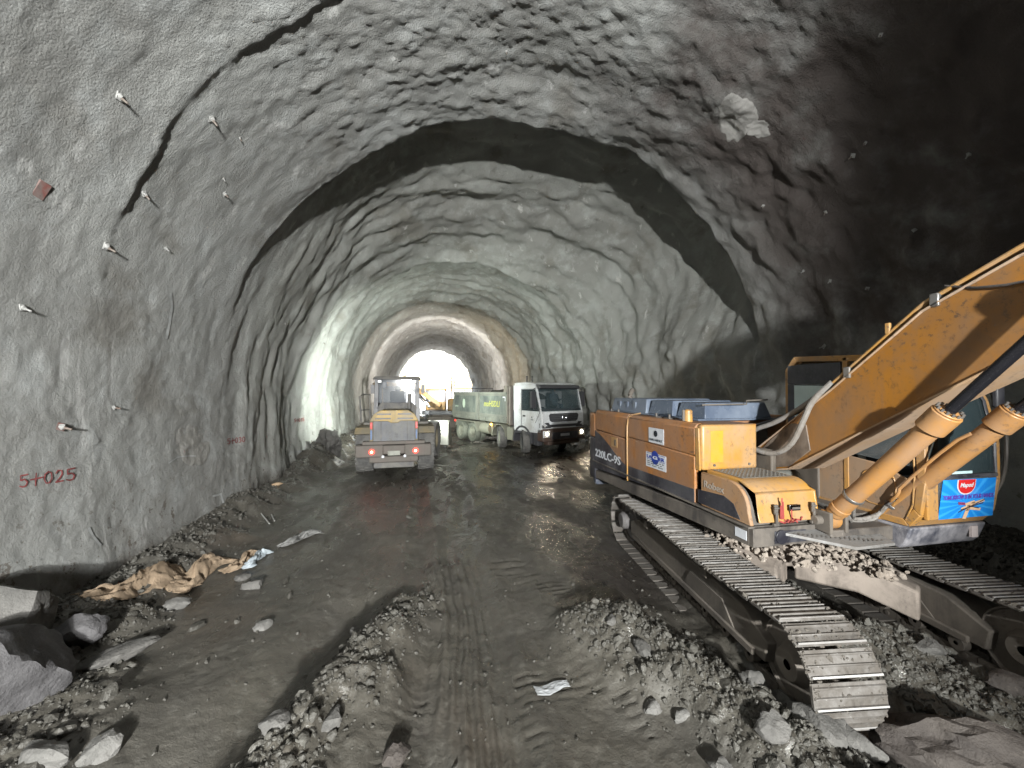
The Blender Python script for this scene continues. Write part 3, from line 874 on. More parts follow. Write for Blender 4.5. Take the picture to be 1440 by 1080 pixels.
# --- engine cover, ribbed, blue black
hd = MB()
def hump(y0, y1, z1, x0=3.80, x1=4.93, tz=.06):
    hd.hexa([(x0, y0, 2.40), (x1, y0, 2.40), (x1, y1, 2.40), (x0, y1, 2.40)], [(x0 + .06, y0 + tz, z1), (x1 - .06, y0 + tz, z1), (x1 - .06, y1 - .04, z1), (x0 + .06, y1 - .04, z1)])
hump(4.95, 5.62, 2.63); hump(5.64, 6.35, 2.645, 3.74); hump(6.37, 7.75, 2.66, 3.70, 5.1)
hd.box(3.66, 5.0, 4.9, 7.8, 2.375, 2.405)
for y in (6.75, 7.05, 7.35): hd.box(3.715, 3.745, y, y + .12, 2.42, 2.60)
ex(hd, 'engine_cover', HOODB, .03, seg=3)
hb = MB().tube([(3.78, 4.98, 2.60), (4.1, 4.9, 2.61), (4.45, 4.9, 2.61), (4.5, 4.96, 2.66), (4.9, 5.0, 2.67)], .011, 6)
ex(hb, 'cover_handle', FRAMEP, 0)
jk = MB()
for y in (5.25, 5.6, 6.9, 7.2):
    jk.box(XS + .16, XS + .26, y, y + .14, 2.375, 2.40).cyl((XS + .2, y + .05, 2.39), (XS + .2, y + .05, 2.45), .018, n=8)
ex(jk, 'deck_fittings', FRAMEP, .004)
ex(MB().cyl((XS + .20, 4.86, 2.37), (XS + .20, 4.86, 2.53), .058, .055, 20).cyl((XS + .20, 4.86, 2.53), (XS + .20, 4.86, 2.545), .05, .035, 20), 'filler_cap', YELLOW, .004)
ex(MB().cyl((XS + .135, 4.87, 2.37), (XS + .135, 4.87, 2.54), .02, n=10), 'cap_bracket', FRAMEP, 0)
ex(MB().tube([(3.9, 7.3, 2.66), (3.9, 7.3, 2.74), (3.98, 7.36, 2.82)], .05, 12, 1), 'exhaust_pipe', MUDDY, 0)
# recess with catch on the rear door
q0 = (6.72, 1.79)
ex(MB().box(XS - .006, XS + .002, 6.60, 6.84, 1.77, 1.95), 'catch_frame', YELLOW, .003)
ex(MB().box(XS - .010, XS - .005, 6.64, 6.72, 1.80, 1.91), 'door_catch', paint('catch_dark', (.16, .07, .03), MUD, .5), .003)
# --- stickers and lettering
def side_M(Y, z, X=XS - .0065): return frame((X, Y, z), (0, -1, 0), (0, 0, 1))
def sticker(name, Y0, Y1, z0, z1, mat, X=XS - .003):
    o = MB().box(X, X + .004, Y1, Y0, z0, z1)
    return ex(o, name, mat, 0, smooth=0)
ya, zt_ = side_yz(912, 600.5, XS); yb, zb_ = side_yz(933, 626, XS)
s1 = sticker('company_sticker', ya, yb, zb_, zt_, WHITEDECAL)
zc = zb_ + (zt_ - zb_) * .64; yc = (ya + yb) / 2; sz = (zt_ - zb_)
g = MB()
for i in range(10):
    a = i * math.pi / 5
    g.box(-.011, .011, sz * .12, sz * .20, 0, .003, Matrix.Rotation(a, 4, 'Z'))
g.lathe([(sz*.09, 0), (sz*.16, 0), (sz*.16, .003), (sz*.09, .003)], (0, 0, 0), (0, 0, 1), 24)
g.box(-.008, .008, -sz*.07, sz*.07, 0, .003).box(-.02, .02, -.006, .006, 0, .003)
o = g.build('gear_logo', DARKDECAL, EX, smooth=0); o.matrix_local = Matrix.Translation(-EO) @ side_M(yc, zc + .0)
def stext(body, Y, z, w, h, mat, X=XS - .006, depth=.0012, **kk):
    return text_mesh('lettering', body, mat, Matrix.Translation(-EO) @ side_M(Y, z, X), w, h, EX, depth, **kk)
stext('EURO-ASFALT', ya - (ya - yb) * .07, zb_ + sz * .14, (ya - yb) * .86, sz * .15, DARKDECAL, bold=.01)
ya, zt_ = side_yz(908, 634, XS); yb, zb_ = side_yz(936, 664, XS); sz = zt_ - zb_
sticker('dealer_sticker', ya, yb, zb_, zt_, WHITEDECAL)
W = ya - yb
for (u0, u1, v0, v1) in ((.06, .34, .93, .955), (.62, .95, .93, .955), (.06, .34, .52, .545), (.62, .95, .52, .545)):
    ex(MB().box(XS - .0055, XS - .003, ya - W * u1, ya - W * u0, zb_ + sz * v0, zb_ + sz * v1), 'print_bar', BLUEDECAL, 0, smooth=0)
disc = MB()
n = 24; rr = W * .19
disc.add([(XS - .0050, ya - W * .48 + rr * math.cos(2*math.pi*i/n), zb_ + sz * .72 + rr * math.sin(2*math.pi*i/n)) for i in range(n)], [tuple(range(n))])
ex(disc, 'blue_disc', BLUEDECAL, 0, smooth=0)
stext('G', ya - W * .365, zb_ + sz * .61, W * .23, sz * .22, WHITEDECAL, XS - .0065, bold=.03)
stext('LA', ya - W * .07, zb_ + sz * .60, W * .25, sz * .23, BLUEDECAL, bold=.03)
stext('ER', ya - W * .68, zb_ + sz * .60, W * .26, sz * .23, BLUEDECAL, bold=.03)
for i, (b_, w_) in enumerate((('GRADJEVINSKE MASINE', .8), ('RENTAL SERVIS', .7), ('TEL 033 000 000', .75))):
    stext('lll llll llll ll lll'[: 19 - i * 3], ya - W * .1, zb_ + sz * (.38 - i * .13), W * w_, sz * .055, DARKDECAL)
# model name on the tail
ya, z1 = side_yz(829, 643, XS); yb, z2 = side_yz(868, 661, XS)
stext('220LC-9S', 7.575, 1.47, 7.575 - 6.47, .155, WHITEDECAL, XS - .0095, bold=.02)
stext('Robex', 4.28, 1.62, .34, .085, plain('worn_grey_lettering', (.36, .31, .26), .6), XS - .004, bold=.012)
ex(MB().box(XS + .014, XS + .019, 3.64, 3.80, 1.20, 1.30), 'rating_plate', WHITEDECAL, 0)
ex(MB().cyl((3.63, 3.56, 1.25), (3.63, 3.53, 1.25), .075, n=18).box(3.55, 3.95, 3.545, 3.555, 1.18, 1.31), 'towing_lug', BLACKP, .004)

# --- cab
cx0, cx1 = 4.95, 6.0
prof = [(4.74, 1.36), (3.27, 1.36), (3.17, 1.50), (3.12, 1.85), (3.12, 2.25), (3.20, 2.70), (3.36, 3.05), (3.52, 3.22), (4.60, 3.28), (4.74, 3.10)]
pil = []
def side_frame(x0, x1):
    fr = MB()
    # outer ring made of bars following the profile
    for a, b in zip(prof, prof[1:] + prof[:1]):
        A, B = Vector((0, *a)), Vector((0, *b))
        d = (B - A).normalized(); inn = Vector((0, -d.z, d.y)) * -.0
        c0 = Vector((0, 3.95, 2.3))
        def inw(P, k): v = (c0 - P); v.normalize(); return P + v * k
        A2, B2 = inw(A, .085), inw(B, .085)
        fr.hexa([(x0, A.y, A.z), (x1, A.y, A.z), (x1, A2.y, A2.z), (x0, A2.y, A2.z)], [(x0, B.y, B.z), (x1, B.y, B.z), (x1, B2.y, B2.z), (x0, B2.y, B2.z)])
    fr.box(x0, x1, 3.88, 3.94, 1.40, 3.22)
    return fr
CABP = paint('cab_orange', (.50, .25, .055), (.27, .18, .11), .35, .4, chips=(.14, .1, .07))
CABD = paint('dusty_cab_orange', (.36, .21, .11), (.24, .18, .13), .5, .5)
ex(side_frame(cx0, cx0 + .05), 'cab_frame', CABP, .008)
ex(side_frame(cx1 - .05, cx1), 'cab_frame', CABP, .008)
ex(MB().prism([(4.70, 1.40), (3.30, 1.40), (3.20, 1.52), (3.16, 1.80), (3.55, 1.98), (3.94, 2.02), (4.70, 2.02)], cx0 + .008, cx0 + .04), 'cab_side_panel', CABD, .01)
# embossed rounded panel and seam on the cab side
ring = [(3.40 + .16 * math.cos(a) * (1 if abs(math.cos(a)) < .9 else 1), 1.70 + .20 * math.sin(a)) for a in [i * math.pi / 8 for i in range(17)]]
ex(MB().tube([(cx0 + .006, 3.56 + .17 * math.copysign(abs(math.cos(a)) ** .5, math.cos(a)), 1.70 + .19 * math.copysign(abs(math.sin(a)) ** .5, math.sin(a))) for a in [i * math.pi / 12 for i in range(25)]], .009, 6), 'panel_emboss', CABP, 0)
ex(MB().tube([(cx0 + .004, 3.30, 1.42), (cx0 + .004, 3.235, 1.6), (cx0 + .004, 3.215, 1.9), (cx0 + .004, 3.22, 2.2)], .008, 6), 'door_seam', YELLOW, 0)
ex(MB().prism([(4.70, 2.05), (3.96, 2.05), (3.96, 3.16), (4.56, 3.18), (4.68, 3.06)], cx0 + .015, cx0 + .025), 'side_window', GLASS, 0, smooth=0)
ex(MB().prism([(3.86, 2.05), (3.24, 2.0), (3.24, 2.3), (3.30, 2.66), (3.46, 3.02), (3.56, 3.14), (3.86, 3.16)], cx0 + .015, cx0 + .025), 'side_window', GLASS, 0, smooth=0)
gs = ex(MB().prism([(4.62, 2.10), (4.02, 2.10), (4.02, 2.86), (4.60, 2.88)], cx0 + .004, cx0 + .012), 'rear_quarter_pane', GLASSPALE, 0, smooth=0)
ex(MB().box(cx0 - .004, cx0 + .014, 3.96, 4.70, 2.90, 3.16).box(cx0 - .004, cx0 + .014, 4.60, 4.70, 2.05, 2.9), 'window_seal', BLACKP, .01)
ex(MB().prism([(p[0], p[1]) for p in prof[-3:]] + [(4.70, 3.02), (4.5, 3.22), (3.6, 3.17)], cx0 + .05, cx1 - .05), 'cab_roof', CABP, .01)
ex(MB().prism([(4.66, 3.02), (4.73, 3.05), (4.73, 2.1), (4.66, 2.1)], cx0 + .05, cx1 - .05), 'rear_window', GLASS, 0)
ex(MB().box(cx0 + .05, cx1 - .05, 4.66, 4.74, 1.4, 2.1), 'cab_back', CABP, .01)
ex(MB().box(cx0 + .05, cx1 - .05, 3.30, 4.66, 1.38, 1.42), 'cab_floor', FRAMEP, .01)
# front: bottom rail, lower pane with poster, cross bar, upper windscreen
fp = [(3.27, 1.36), (3.17, 1.50), (3.12, 1.85), (3.12, 2.25), (3.20, 2.70), (3.36, 3.05), (3.52, 3.22)]
ex(MB().prism([(3.27, 1.362), (3.172, 1.499), (3.20, 1.52), (3.30, 1.38)], cx0 + .05, cx1 - .05), 'front_rail', CABP, .004)
ex(MB().box(cx0 + .05, cx0 + .20, 3.135, 3.18, 1.46, 2.55), 'front_pillar', CABP, .012)
ex(MB().prism([(3.165, 1.52), (3.130, 1.88), (3.15, 1.88), (3.185, 1.52)], cx0 + .20, cx1 - .05), 'lower_windscreen', GLASS, 0)
ex(MB().box(cx0 + .20, cx1 - .05, 3.112, 3.15, 1.885, 1.925), 'cross_bar', BLACKP, .006)
ex(MB().box(cx0 + .20, cx0 + .62, 3.106, 3.111, 1.935, 1.962), 'paper_strip', plain('pale_paper', (.45, .6, .62), .6), 0)
up_ = [(3.125, 1.93), (3.13, 2.25), (3.21, 2.69), (3.37, 3.03), (3.50, 3.17), (3.52, 3.15), (3.39, 3.02), (3.23, 2.68), (3.15, 2.25), (3.145, 1.93)]
ex(MB().prism(up_, cx0 + .06, cx1 - .05), 'windscreen', DARKGLASS, 0)
for x in (cx1 - .085,):
    ex(MB().tube([(x, 3.115, 1.93), (x, 3.12, 2.25), (x, 3.195, 2.69), (x, 3.35, 3.03)], .016, 6), 'windscreen_seal', BLACKP, 0)
st_ = MB().box(5.2, 5.75, 3.9, 4.4, 1.55, 1.75).box(5.2, 5.75, 4.35, 4.5, 1.7, 2.5).box(5.3, 5.65, 4.38, 4.48, 2.5, 2.72).box(5.1, 5.2, 3.7, 4.3, 1.7, 1.95).box(5.75, 5.85, 3.7, 4.3, 1.7, 1.95)
ex(st_, 'seat', SEATM, .05)
sk = MB().prism([(3.62, 1.13), (3.36, 1.10), (3.30, 1.17), (3.24, 1.352), (4.80, 1.352), (4.80, 1.15)], cx0 - .01, cx1 + .01)
ex(sk, 'cab_skirt', SKIRT, .02)
ex(MB().box(cx1 - .22, cx1 - .13, 3.238, 3.262, 1.20, 1.32, ), 'warning_label', plain('pale_label', (.55, .48, .47), .5), 0)
# mirror arm outside the cab
ex(MB().tube([(cx1 + .02, 3.7, 3.15), (cx1 + .16, 3.35, 3.0), (cx1 + .26, 3.2, 2.5), (cx1 + .24, 3.2, 1.9), (cx1 + .12, 3.25, 1.6), (cx1 - .01, 3.3, 1.55)], .018, 8, 2), 'mirror_arm', FRAMEP, 0)
ex(MB().box(cx1 + .1, cx1 + .22, 3.18, 3.24, 2.62, 2.92), 'mirror', BLACKP, .02)
ex(MB().tube([(cx1 + .05, 3.9, 2.1), (cx1 + .07, 3.7, 2.1), (cx1 + .07, 3.7, 1.6), (cx1 + .02, 3.75, 1.55)], .014, 6, 1), 'grab_rail', FRAMEP, 0)
# poster on the lower pane
PY = 3.113
def poster_material():
    m = bpy.data.materials.new('blue_poster'); nt, p = nodes_of(m)
    tc = nt.nodes.new('ShaderNodeTexCoord'); mp = nt.nodes.new('ShaderNodeMapping')
    mp.inputs['Location'].default_value = (-.5, 0, -.38)
    nt.links.new(tc.outputs['Generated'], mp.inputs[0])
    sp_ = nt.nodes.new('ShaderNodeSeparateXYZ'); nt.links.new(mp.outputs[0], sp_.inputs[0])
    at = N(nt, 'ShaderNodeMath', operation='ARCTAN2'); nt.links.new(sp_.outputs[0], at.inputs[0]); nt.links.new(sp_.outputs[2], at.inputs[1])
    ml = N(nt, 'ShaderNodeMath', operation='MULTIPLY'); ml.inputs[1].default_value = 17; nt.links.new(at.outputs[0], ml.inputs[0])
    sn = N(nt, 'ShaderNodeMath', operation='SINE'); nt.links.new(ml.outputs[0], sn.inputs[0])
    gr = N(nt, 'ShaderNodeVectorMath', operation='LENGTH'); nt.links.new(mp.outputs[0], gr.inputs[0])
    c = mixc(nt, ramp(nt, sn.outputs[0], .2, .9), (.01, .20, .62), (.03, .30, .72))
    c = mixc(nt, ramp(nt, gr.outputs['Value'], .05, .48, (1,1,1,1), (0,0,0,1)), c, (.38, .58, .80))
    nt.links.new(c, p.inputs['Base Color']); p.inputs['Roughness'].default_value = .45
    return m
# the poster leans with the pane
pz0, pz1 = 1.455, 1.872; px0, px1 = 5.195, 5.94
def PP(u, v, off=0):
    z = pz0 + (pz1 - pz0) * v
    y = 3.158 + (3.122 - 3.158) * v - off
    return (px0 + (px1 - px0) * u, y, z)
po = MB().hexa([PP(-.03,0), PP(1,0), (PP(1,0)[0], PP(1,0)[1]+.004, PP(1,0)[2]), (PP(-.03,0)[0], PP(0,0)[1]+.004, PP(0,0)[2])], [PP(.0,1), PP(1,1), (PP(1,1)[0], PP(1,1)[1]+.004, PP(1,1)[2]), (PP(0,1)[0], PP(0,1)[1]+.004, PP(0,1)[2])])
POST = ex(po, 'poster', poster_material(), 0, smooth=0, label='blue school supplies poster')
RED2 = plain('poster_red', (.55, .02, .02), .45)
bd = MB(); n = 22
pts = [PP(.28, .99, .002), PP(.60, .99, .002)] + [PP(.44 + .16 * math.cos(a), .86 - .23 * math.sin(a), .002) for a in [i * math.pi / 12 for i in range(13)]]
wh = [(PP(.26, .99, .001)), PP(.61, .99, .001)] + [PP(.435 + .175 * math.cos(a), .86 - .26 * math.sin(a), .001) for a in [i * math.pi / 12 for i in range(13)]]
ex(MB().add(wh, [tuple(range(len(wh)))]), 'badge_border', WHITEDECAL, 0, smooth=0, parent=EX)
ex(MB().add(pts, [tuple(range(len(pts)))]), 'badge', RED2, 0, smooth=0, parent=EX)
def ptext(body, u, v, w, h, mat, off=.004, **kk):
    a, b = Vector(PP(0, 0)), Vector(PP(0, 1))
    M4 = frame(PP(u, v, off), (1, 0, 0), b - a)
    return text_mesh('lettering', body, mat, Matrix.Translation(-EO) @ M4, w * (px1 - px0), h * (pz1 - pz0), EX, .0008, **kk)
ptext('Maped', .315, .76, .25, .15, WHITEDECAL, shear=.25, bold=.02)
PURP = plain('poster_purple', (.12, .06, .42), .45)
ptext('TOMORROW IS IN YOUR HANDS', .02, .49, .95, .115, PURP, bold=.015)
# hand holding pencils
SK = plain('poster_skin', (.62, .42, .27), .5); PEN = plain('poster_black', (.04, .03, .03), .5); PK = plain('poster_plum', (.25, .05, .12), .5)
def pq(name, lines, w, mat, off):
    return strokes(name, lines, w, mat, lambda u, v: PP(u, v, off), EO, EX)
pq('printed_hand', [[(.45, .0), (.50, .22)], [(.50, .2), (.52, .30)], [(.40, .24), (.60, .34)], [(.47, .35), (.60, .40)], [(.53, .24), (.72, .20)], [(.6, .36), (.78, .42)]], .07, SK, .0022)
pq('printed_pencil', [[(.33, .16), (.80, .44)], [(.38, .22), (.78, .36)], [(.52, .30), (.70, .23)]], .022, PEN, .0032)
pq('printed_pencil', [[(.32, .40), (.42, .38)], [(.33, .37), (.43, .35)]], .04, PK, .0032)

# --- boom
bx0, bx1 = 4.37, 4.87
low = [(4.62, 1.72), (4.13, 1.84), (3.2, 2.43), (2.14, 3.09), (1.2, 3.42), (.2, 3.60), (-1.3, 3.62)]
top = [(4.66, 1.98), (4.40, 2.18), (3.60, 2.80), (2.75, 3.52), (2.14, 3.82), (1.3, 4.10), (.2, 4.25), (-1.3, 4.02)]
boom = MB().prism(low[:1] + low[1:] + top[::-1], bx0, bx0 + .02).prism(low + top[::-1], bx1 - .02, bx1)
ex(boom, 'boom_side_plates', BOOMC, .004)
def strip(path, x0, x1, th, inset=0):
    s_ = MB()
    for a, b in zip(path[:-1], path[1:]):
        s_.hexa([(x0, a[0], a[1]), (x1, a[0], a[1]), (x1, a[0], a[1] + th), (x0, a[0], a[1] + th)], [(x0, b[0], b[1]), (x1, b[0], b[1]), (x1, b[0], b[1] + th), (x0, b[0], b[1] + th)])
    return s_
ex(strip(low, bx0 - .025, bx1 + .025, -.02), 'boom_bottom_plate', BOOMDUST, .003)
ex(strip(top, bx0 - .02, bx1 + .02, .018), 'boom_top_plate', BOOMDUST, .003)
ex(MB().cyl((bx0 - .12, 4.52, 1.92), (bx1 + .12, 4.52, 1.92), .12, n=20), 'boom_foot_pin', MUDDY, .01)
# dirty foot casting patch
ft = [(4.60, 1.74), (4.13, 1.86), (3.85, 2.10), (3.90, 2.40), (4.10, 2.40), (4.42, 2.15), (4.62, 1.95)]
ex(MB().prism(ft, bx0 - .012, bx0 + .004), 'boom_foot_plate', paint('greasy_plate', (.05, .038, .032), (.23, .18, .14), .5, .5, scale=4), .006)
for br in (MB().box(4.22, 4.30, 4.25, 4.8, 1.38, 2.05), MB().box(4.94, 4.98, 4.25, 4.8, 1.38, 2.0)):
  ex(br, 'boom_bracket', paint('dark_bracket', (.07, .06, .05), (.13, .11, .09), .5, .6), .02)
# pipes along the top of the boom
def off(path, k): return [(y, z + k) for y, z in path]
for i, (x, kz) in enumerate(((bx0 + .02, .085), (bx0 + .09, .10), (bx0 + .40, .085))):
    P = [(x, y, z + kz) for y, z in top[2:]]
    ex(MB().tube(P, .019, 8), 'hydraulic_pipe', YELLOW if i < 2 else CYLC, 0)
for (y, z) in ((3.42, 2.96), (2.66, 3.57), (1.62, 4.0)):
    ex(MB().box(bx0 - .02, bx0 + .15, y - .035, y + .035, z - .02, z + .10), 'pipe_clamp', STEEL, .01)
ex(MB().box(bx0 + .0, bx0 + .03, 3.02, 3.06, 3.36, 3.47), 'pipe_fitting', YELLOW, .005)
# hoses at the boom foot
ex(MB().tube([(bx0 + .02, 3.60, 2.90), (bx0 - .05, 3.78, 2.70), (bx0 - .09, 3.86, 2.45), (bx0 - .12, 4.0, 2.12), (bx0 - .16, 4.25, 1.98), (bx0 - .2, 4.6, 2.05), (bx0 - .24, 4.95, 2.2)], .032, 10, 2), 'hose', HOSE, 0)
ex(MB().tube([(bx0 + .09, 3.62, 2.90), (bx0 + .05, 4.0, 2.60), (bx0 - .0, 4.35, 2.38), (bx0 - .05, 4.62, 2.28), (bx0 - .08, 4.86, 2.10), (bx0 - .1, 4.98, 1.9)], .03, 10, 2), 'hose', HOSE, 0)
ex(MB().tube([(bx0 + .2, 3.9, 2.66), (bx0 + .15, 4.35, 2.45), (bx0 + .05, 4.75, 2.3), (bx0, 5.0, 2.2)], .026, 10, 2), 'hose', HOSEB, 0)
for x, y0_ in ((4.18, 4.95), (4.24, 4.85), (4.30, 4.75)):
    ex(MB().tube([(x, y0_, 1.45), (x - .02, y0_ - .12, 1.75), (x, y0_ - .12, 1.95), (x + .02, y0_, 2.08), (x, y0_ + .15, 2.12)], .028, 10, 2), 'hose', MUDDY, 0)
ex(MB().cyl((4.22, 4.75, 1.5), (4.22, 4.75, 2.0), .11, n=18).cyl((4.22, 4.75, 2.0), (4.22, 4.75, 2.05), .06, n=14), 'swing_motor', MUDDY, .01)
ex(MB().hexa([(4.30, 4.1, 1.40), (4.75, 4.1, 1.40), (4.85, 4.9, 1.40), (4.32, 4.9, 1.40)], [(4.34, 4.3, 1.75), (4.7, 4.3, 1.75), (4.75, 4.9, 1.9), (4.36, 4.9, 1.9)]), 'foot_casting', paint('pale_casting', (.17, .175, .16), (.16, .15, .13), .4, .6), .03)
# cylinders
def cylinder(base, tip, kc):
    base, tip = Vector(base), Vector(tip); d = (tip - base).normalized(); L = (tip - base).length
    c = base + d * kc
    side = d.cross(Vector((1, 0, 0))).normalized()
    ex(MB().cyl(base + d * .10, c, .083, n=28).cyl(base + d * .16, base + d * .22, .092, n=28), 'boom_cylinder', CYLC, .006)
    gl = MB().cyl(c - d * .02, c + d * .17, .108, n=28).cyl(c + d * .17, c + d * .19, .098, n=28)
    g_ = ex(gl, 'gland', CYLC, .008)
    q = d.to_track_quat('Z', 'Y')
    bl = MB()
    for i in range(14):
        a = 2 * math.pi * i / 14
        p_ = c + d * .19 + q @ Vector((.085 * math.cos(a), .085 * math.sin(a), 0))
        bl.cyl(p_, p_ + d * .022, .011, n=6)
    ex(bl, 'gland_bolts', STEEL, 0)
    ex(MB().cyl(c + d * .19, tip - d * .30, .043, n=24), 'piston_rod', RODDARK, 0)
    ex(MB().cyl(tip - d * .30, tip - d * .06, .0445, n=24), 'bright_rod_end', CHROME, 0)
    X = Vector((1, 0, 0))
    ex(MB().cyl(base - X * .07, base + X * .07, .10, n=22).cyl(tip - X * .06, tip + X * .06, .11, n=22), 'eye', CYLC, .01)
    ex(MB().cyl(tip - X * .09, tip + X * .09, .05, n=16).cyl(base - X * .1, base + X * .1, .045, n=16), 'pin', MUDDY, .006)
    return base, d, side
cylinder((4.19, 3.50, 1.42), (4.19, 1.72, 3.52), 1.40)
b2, d2, s2 = cylinder((5.03, 3.72, 1.24), (5.03, 1.72, 3.52), 1.66)
ex(MB().cyl((4.0, 3.50, 1.42), (4.34, 3.50, 1.42), .05, n=14).box(4.07, 4.11, 3.38, 3.62, 1.3, 1.52).box(4.27, 4.31, 3.38, 3.62, 1.3, 1.52), 'cylinder_bracket', MUDDY, .01)
ex(MB().box(4.90, 4.94, 3.55, 3.85, 1.14, 1.34).box(5.12, 5.16, 3.6, 3.85, 1.0, 1.10), 'cylinder_bracket', MUDDY, .01)
# small pipes on the cylinders
for xx, yb_, zb_ in ((4.19, 3.5, 1.42), (5.03, 3.72, 1.24)):
    B = Vector((xx, yb_, zb_)); D = (Vector((xx, 1.72, 3.52)) - B).normalized(); Nn = D.cross(Vector((1, 0, 0))).normalized()
    if Nn.z < 0: Nn = -Nn
    sidex = Vector((.09, 0, 0))
    P = [B + D * .42 + sidex * .8, B + D * .48 + sidex * 1.4, B + D * .60 + sidex * 1.5 , B + D * .66 + sidex * 1.3 + Nn * .05, B + D * 1.35 + sidex * 1.0 + Nn * .08, B + D * 1.5 + sidex * .8 + Nn * .05]
    if xx > 4.5: P = [Vector((xx - (p.x - xx), p.y, p.z)) for p in P]
    ex(MB().tube(P, .016, 8, 1), 'cylinder_pipe', CYLC, 0)
    for k_, dx in ((.36, .07), (.44, .10)):
        q_ = B + D * k_ + Vector((dx if xx < 4.5 else -dx, 0, 0))
        ex(MB().cyl(q_ - D * .05, q_ + D * .06, .024, n=6).cyl(q_ + D * .06, q_ + D * .10, .018, n=10), 'hose_fitting', CHROME, .002)
        e0 = q_ - D * .05
        ex(MB().tube([e0, e0 - D * .16 + Vector((0, -.02, -.02)), Vector((4.6, 3.56, 1.25 + dx)), Vector((4.62, 3.8, 1.32 + dx)), Vector((4.62, 4.2, 1.45))], .022, 8, 2), 'hose', HOSE, 0)
    ring_ = B + D * .40
    ex(MB().cyl(ring_ - D * .015, ring_ + D * .015, .094, n=28), 'clamp_ring', STEEL, .003)
# boss with greasy hoses where the rods meet the boom
ex(MB().cyl((bx0 - .06, 1.72, 3.52), (bx1 + .06, 1.72, 3.52), .13, n=20), 'cylinder_boss', MUDDY, .01)
ex(MB().tube([(bx0 + .02, 2.6, 3.72), (bx0 - .03, 2.3, 3.62), (bx0 - .05, 1.9, 3.62), (bx0 - .06, 1.72, 3.60)], .011, 6, 1), 'grease_line', HOSEB, 0)
# dipper arm and bucket, just outside the frame
arm = MB().prism([(-1.15, 4.2), (-1.55, 4.0), (-2.45, 1.35), (-2.2, 1.25), (-1.5, 2.9), (-.95, 3.75)], 4.45, 4.8)
ex(arm, 'dipper_arm', BOOMC, .02)
bk = MB(); pr2 = [(-2.45, 1.35), (-2.2, 1.25), (-1.75, .9), (-1.55, .45), (-1.8, .12), (-2.4, .05), (-2.95, .4)]
for x in (4.05, 5.18): bk.prism(pr2, x, x + .03)
for a, b in zip(pr2[1:-1], pr2[2:]):
    bk.hexa([(4.08, a[0], a[1]), (5.18, a[0], a[1]), (5.18, a[0] + .02, a[1] + .02), (4.08, a[0] + .02, a[1] + .02)], [(4.08, b[0], b[1]), (5.18, b[0], b[1]), (5.18, b[0] + .02, b[1] + .02), (4.08, b[0] + .02, b[1] + .02)])
ex(bk, 'bucket', MUDDY, .004)

# --- undercarriage
PH = R(7)
c_, s_ = math.cos(PH), math.sin(PH)
def UM(lat):      # track-local: x lateral, y along (away from viewer), z up
    return Matrix.Translation((3.36 + lat * c_, 4.71 - lat * s_, 0)) @ Matrix.Rotation(-PH, 4, 'Z')
Lh, rt, zc_ = 1.88, .40, .46
def path(u):
    """u in 0..1 around the track, returns y, z, angle of outward normal"""
    tot = 4 * Lh + 2 * math.pi * rt; q = (u % 1) * tot
    if q < 2 * Lh:
        y = -Lh + q; return y, zc_ + rt - .045 * abs(math.sin(1.5 * math.pi * q / (2 * Lh))), math.pi / 2
    q -= 2 * Lh
    if q < math.pi * rt:
        a = math.pi / 2 - q / rt; return Lh + rt * math.cos(a), zc_ + rt * math.sin(a), a
    q -= math.pi * rt
    if q < 2 * Lh: return Lh - q, zc_ - rt, -math.pi / 2
    q -= 2 * Lh
    a = -math.pi / 2 - q / rt
    return -Lh + rt * math.cos(a), zc_ + rt * math.sin(a), a
NSH = 52
shoe = MB()
# plate with three grousers, chamfered outer corners
hw_, hl = .30, .094
shoe.hexa([(-hw_, -hl + .02, 0), (hw_, -hl + .02, 0), (hw_, hl - .02, 0), (-hw_, hl - .02, 0)], [(-hw_, -hl, .026), (hw_, -hl, .026), (hw_, hl, .026), (-hw_, hl, .026)])
for y in (-.082, -.012, .058):
    shoe.hexa([(-hw_ + .004, y - .011, .016), (hw_ - .004, y - .011, .016), (hw_ - .004, y + .013, .016), (-hw_ + .004, y + .013, .016)],
              [(-hw_ + .012, y - .004, .042), (hw_ - .012, y - .004, .042), (hw_ - .012, y + .006, .042), (-hw_ + .012, y + .006, .042)])
shoe_me = None
edge_mb = MB()
for y in (-.082,):
    edge_mb.box(-hw_ + .014, hw_ - .014, y - .006, y + .008, .0415, .0445)
link_mb = MB().box(-.09, -.055, -.09, .09, -.085, -.001).box(.055, .09, -.09, .09, -.085, -.001).cyl((-.1, 0, -.045), (.1, 0, -.045), .025, n=8)
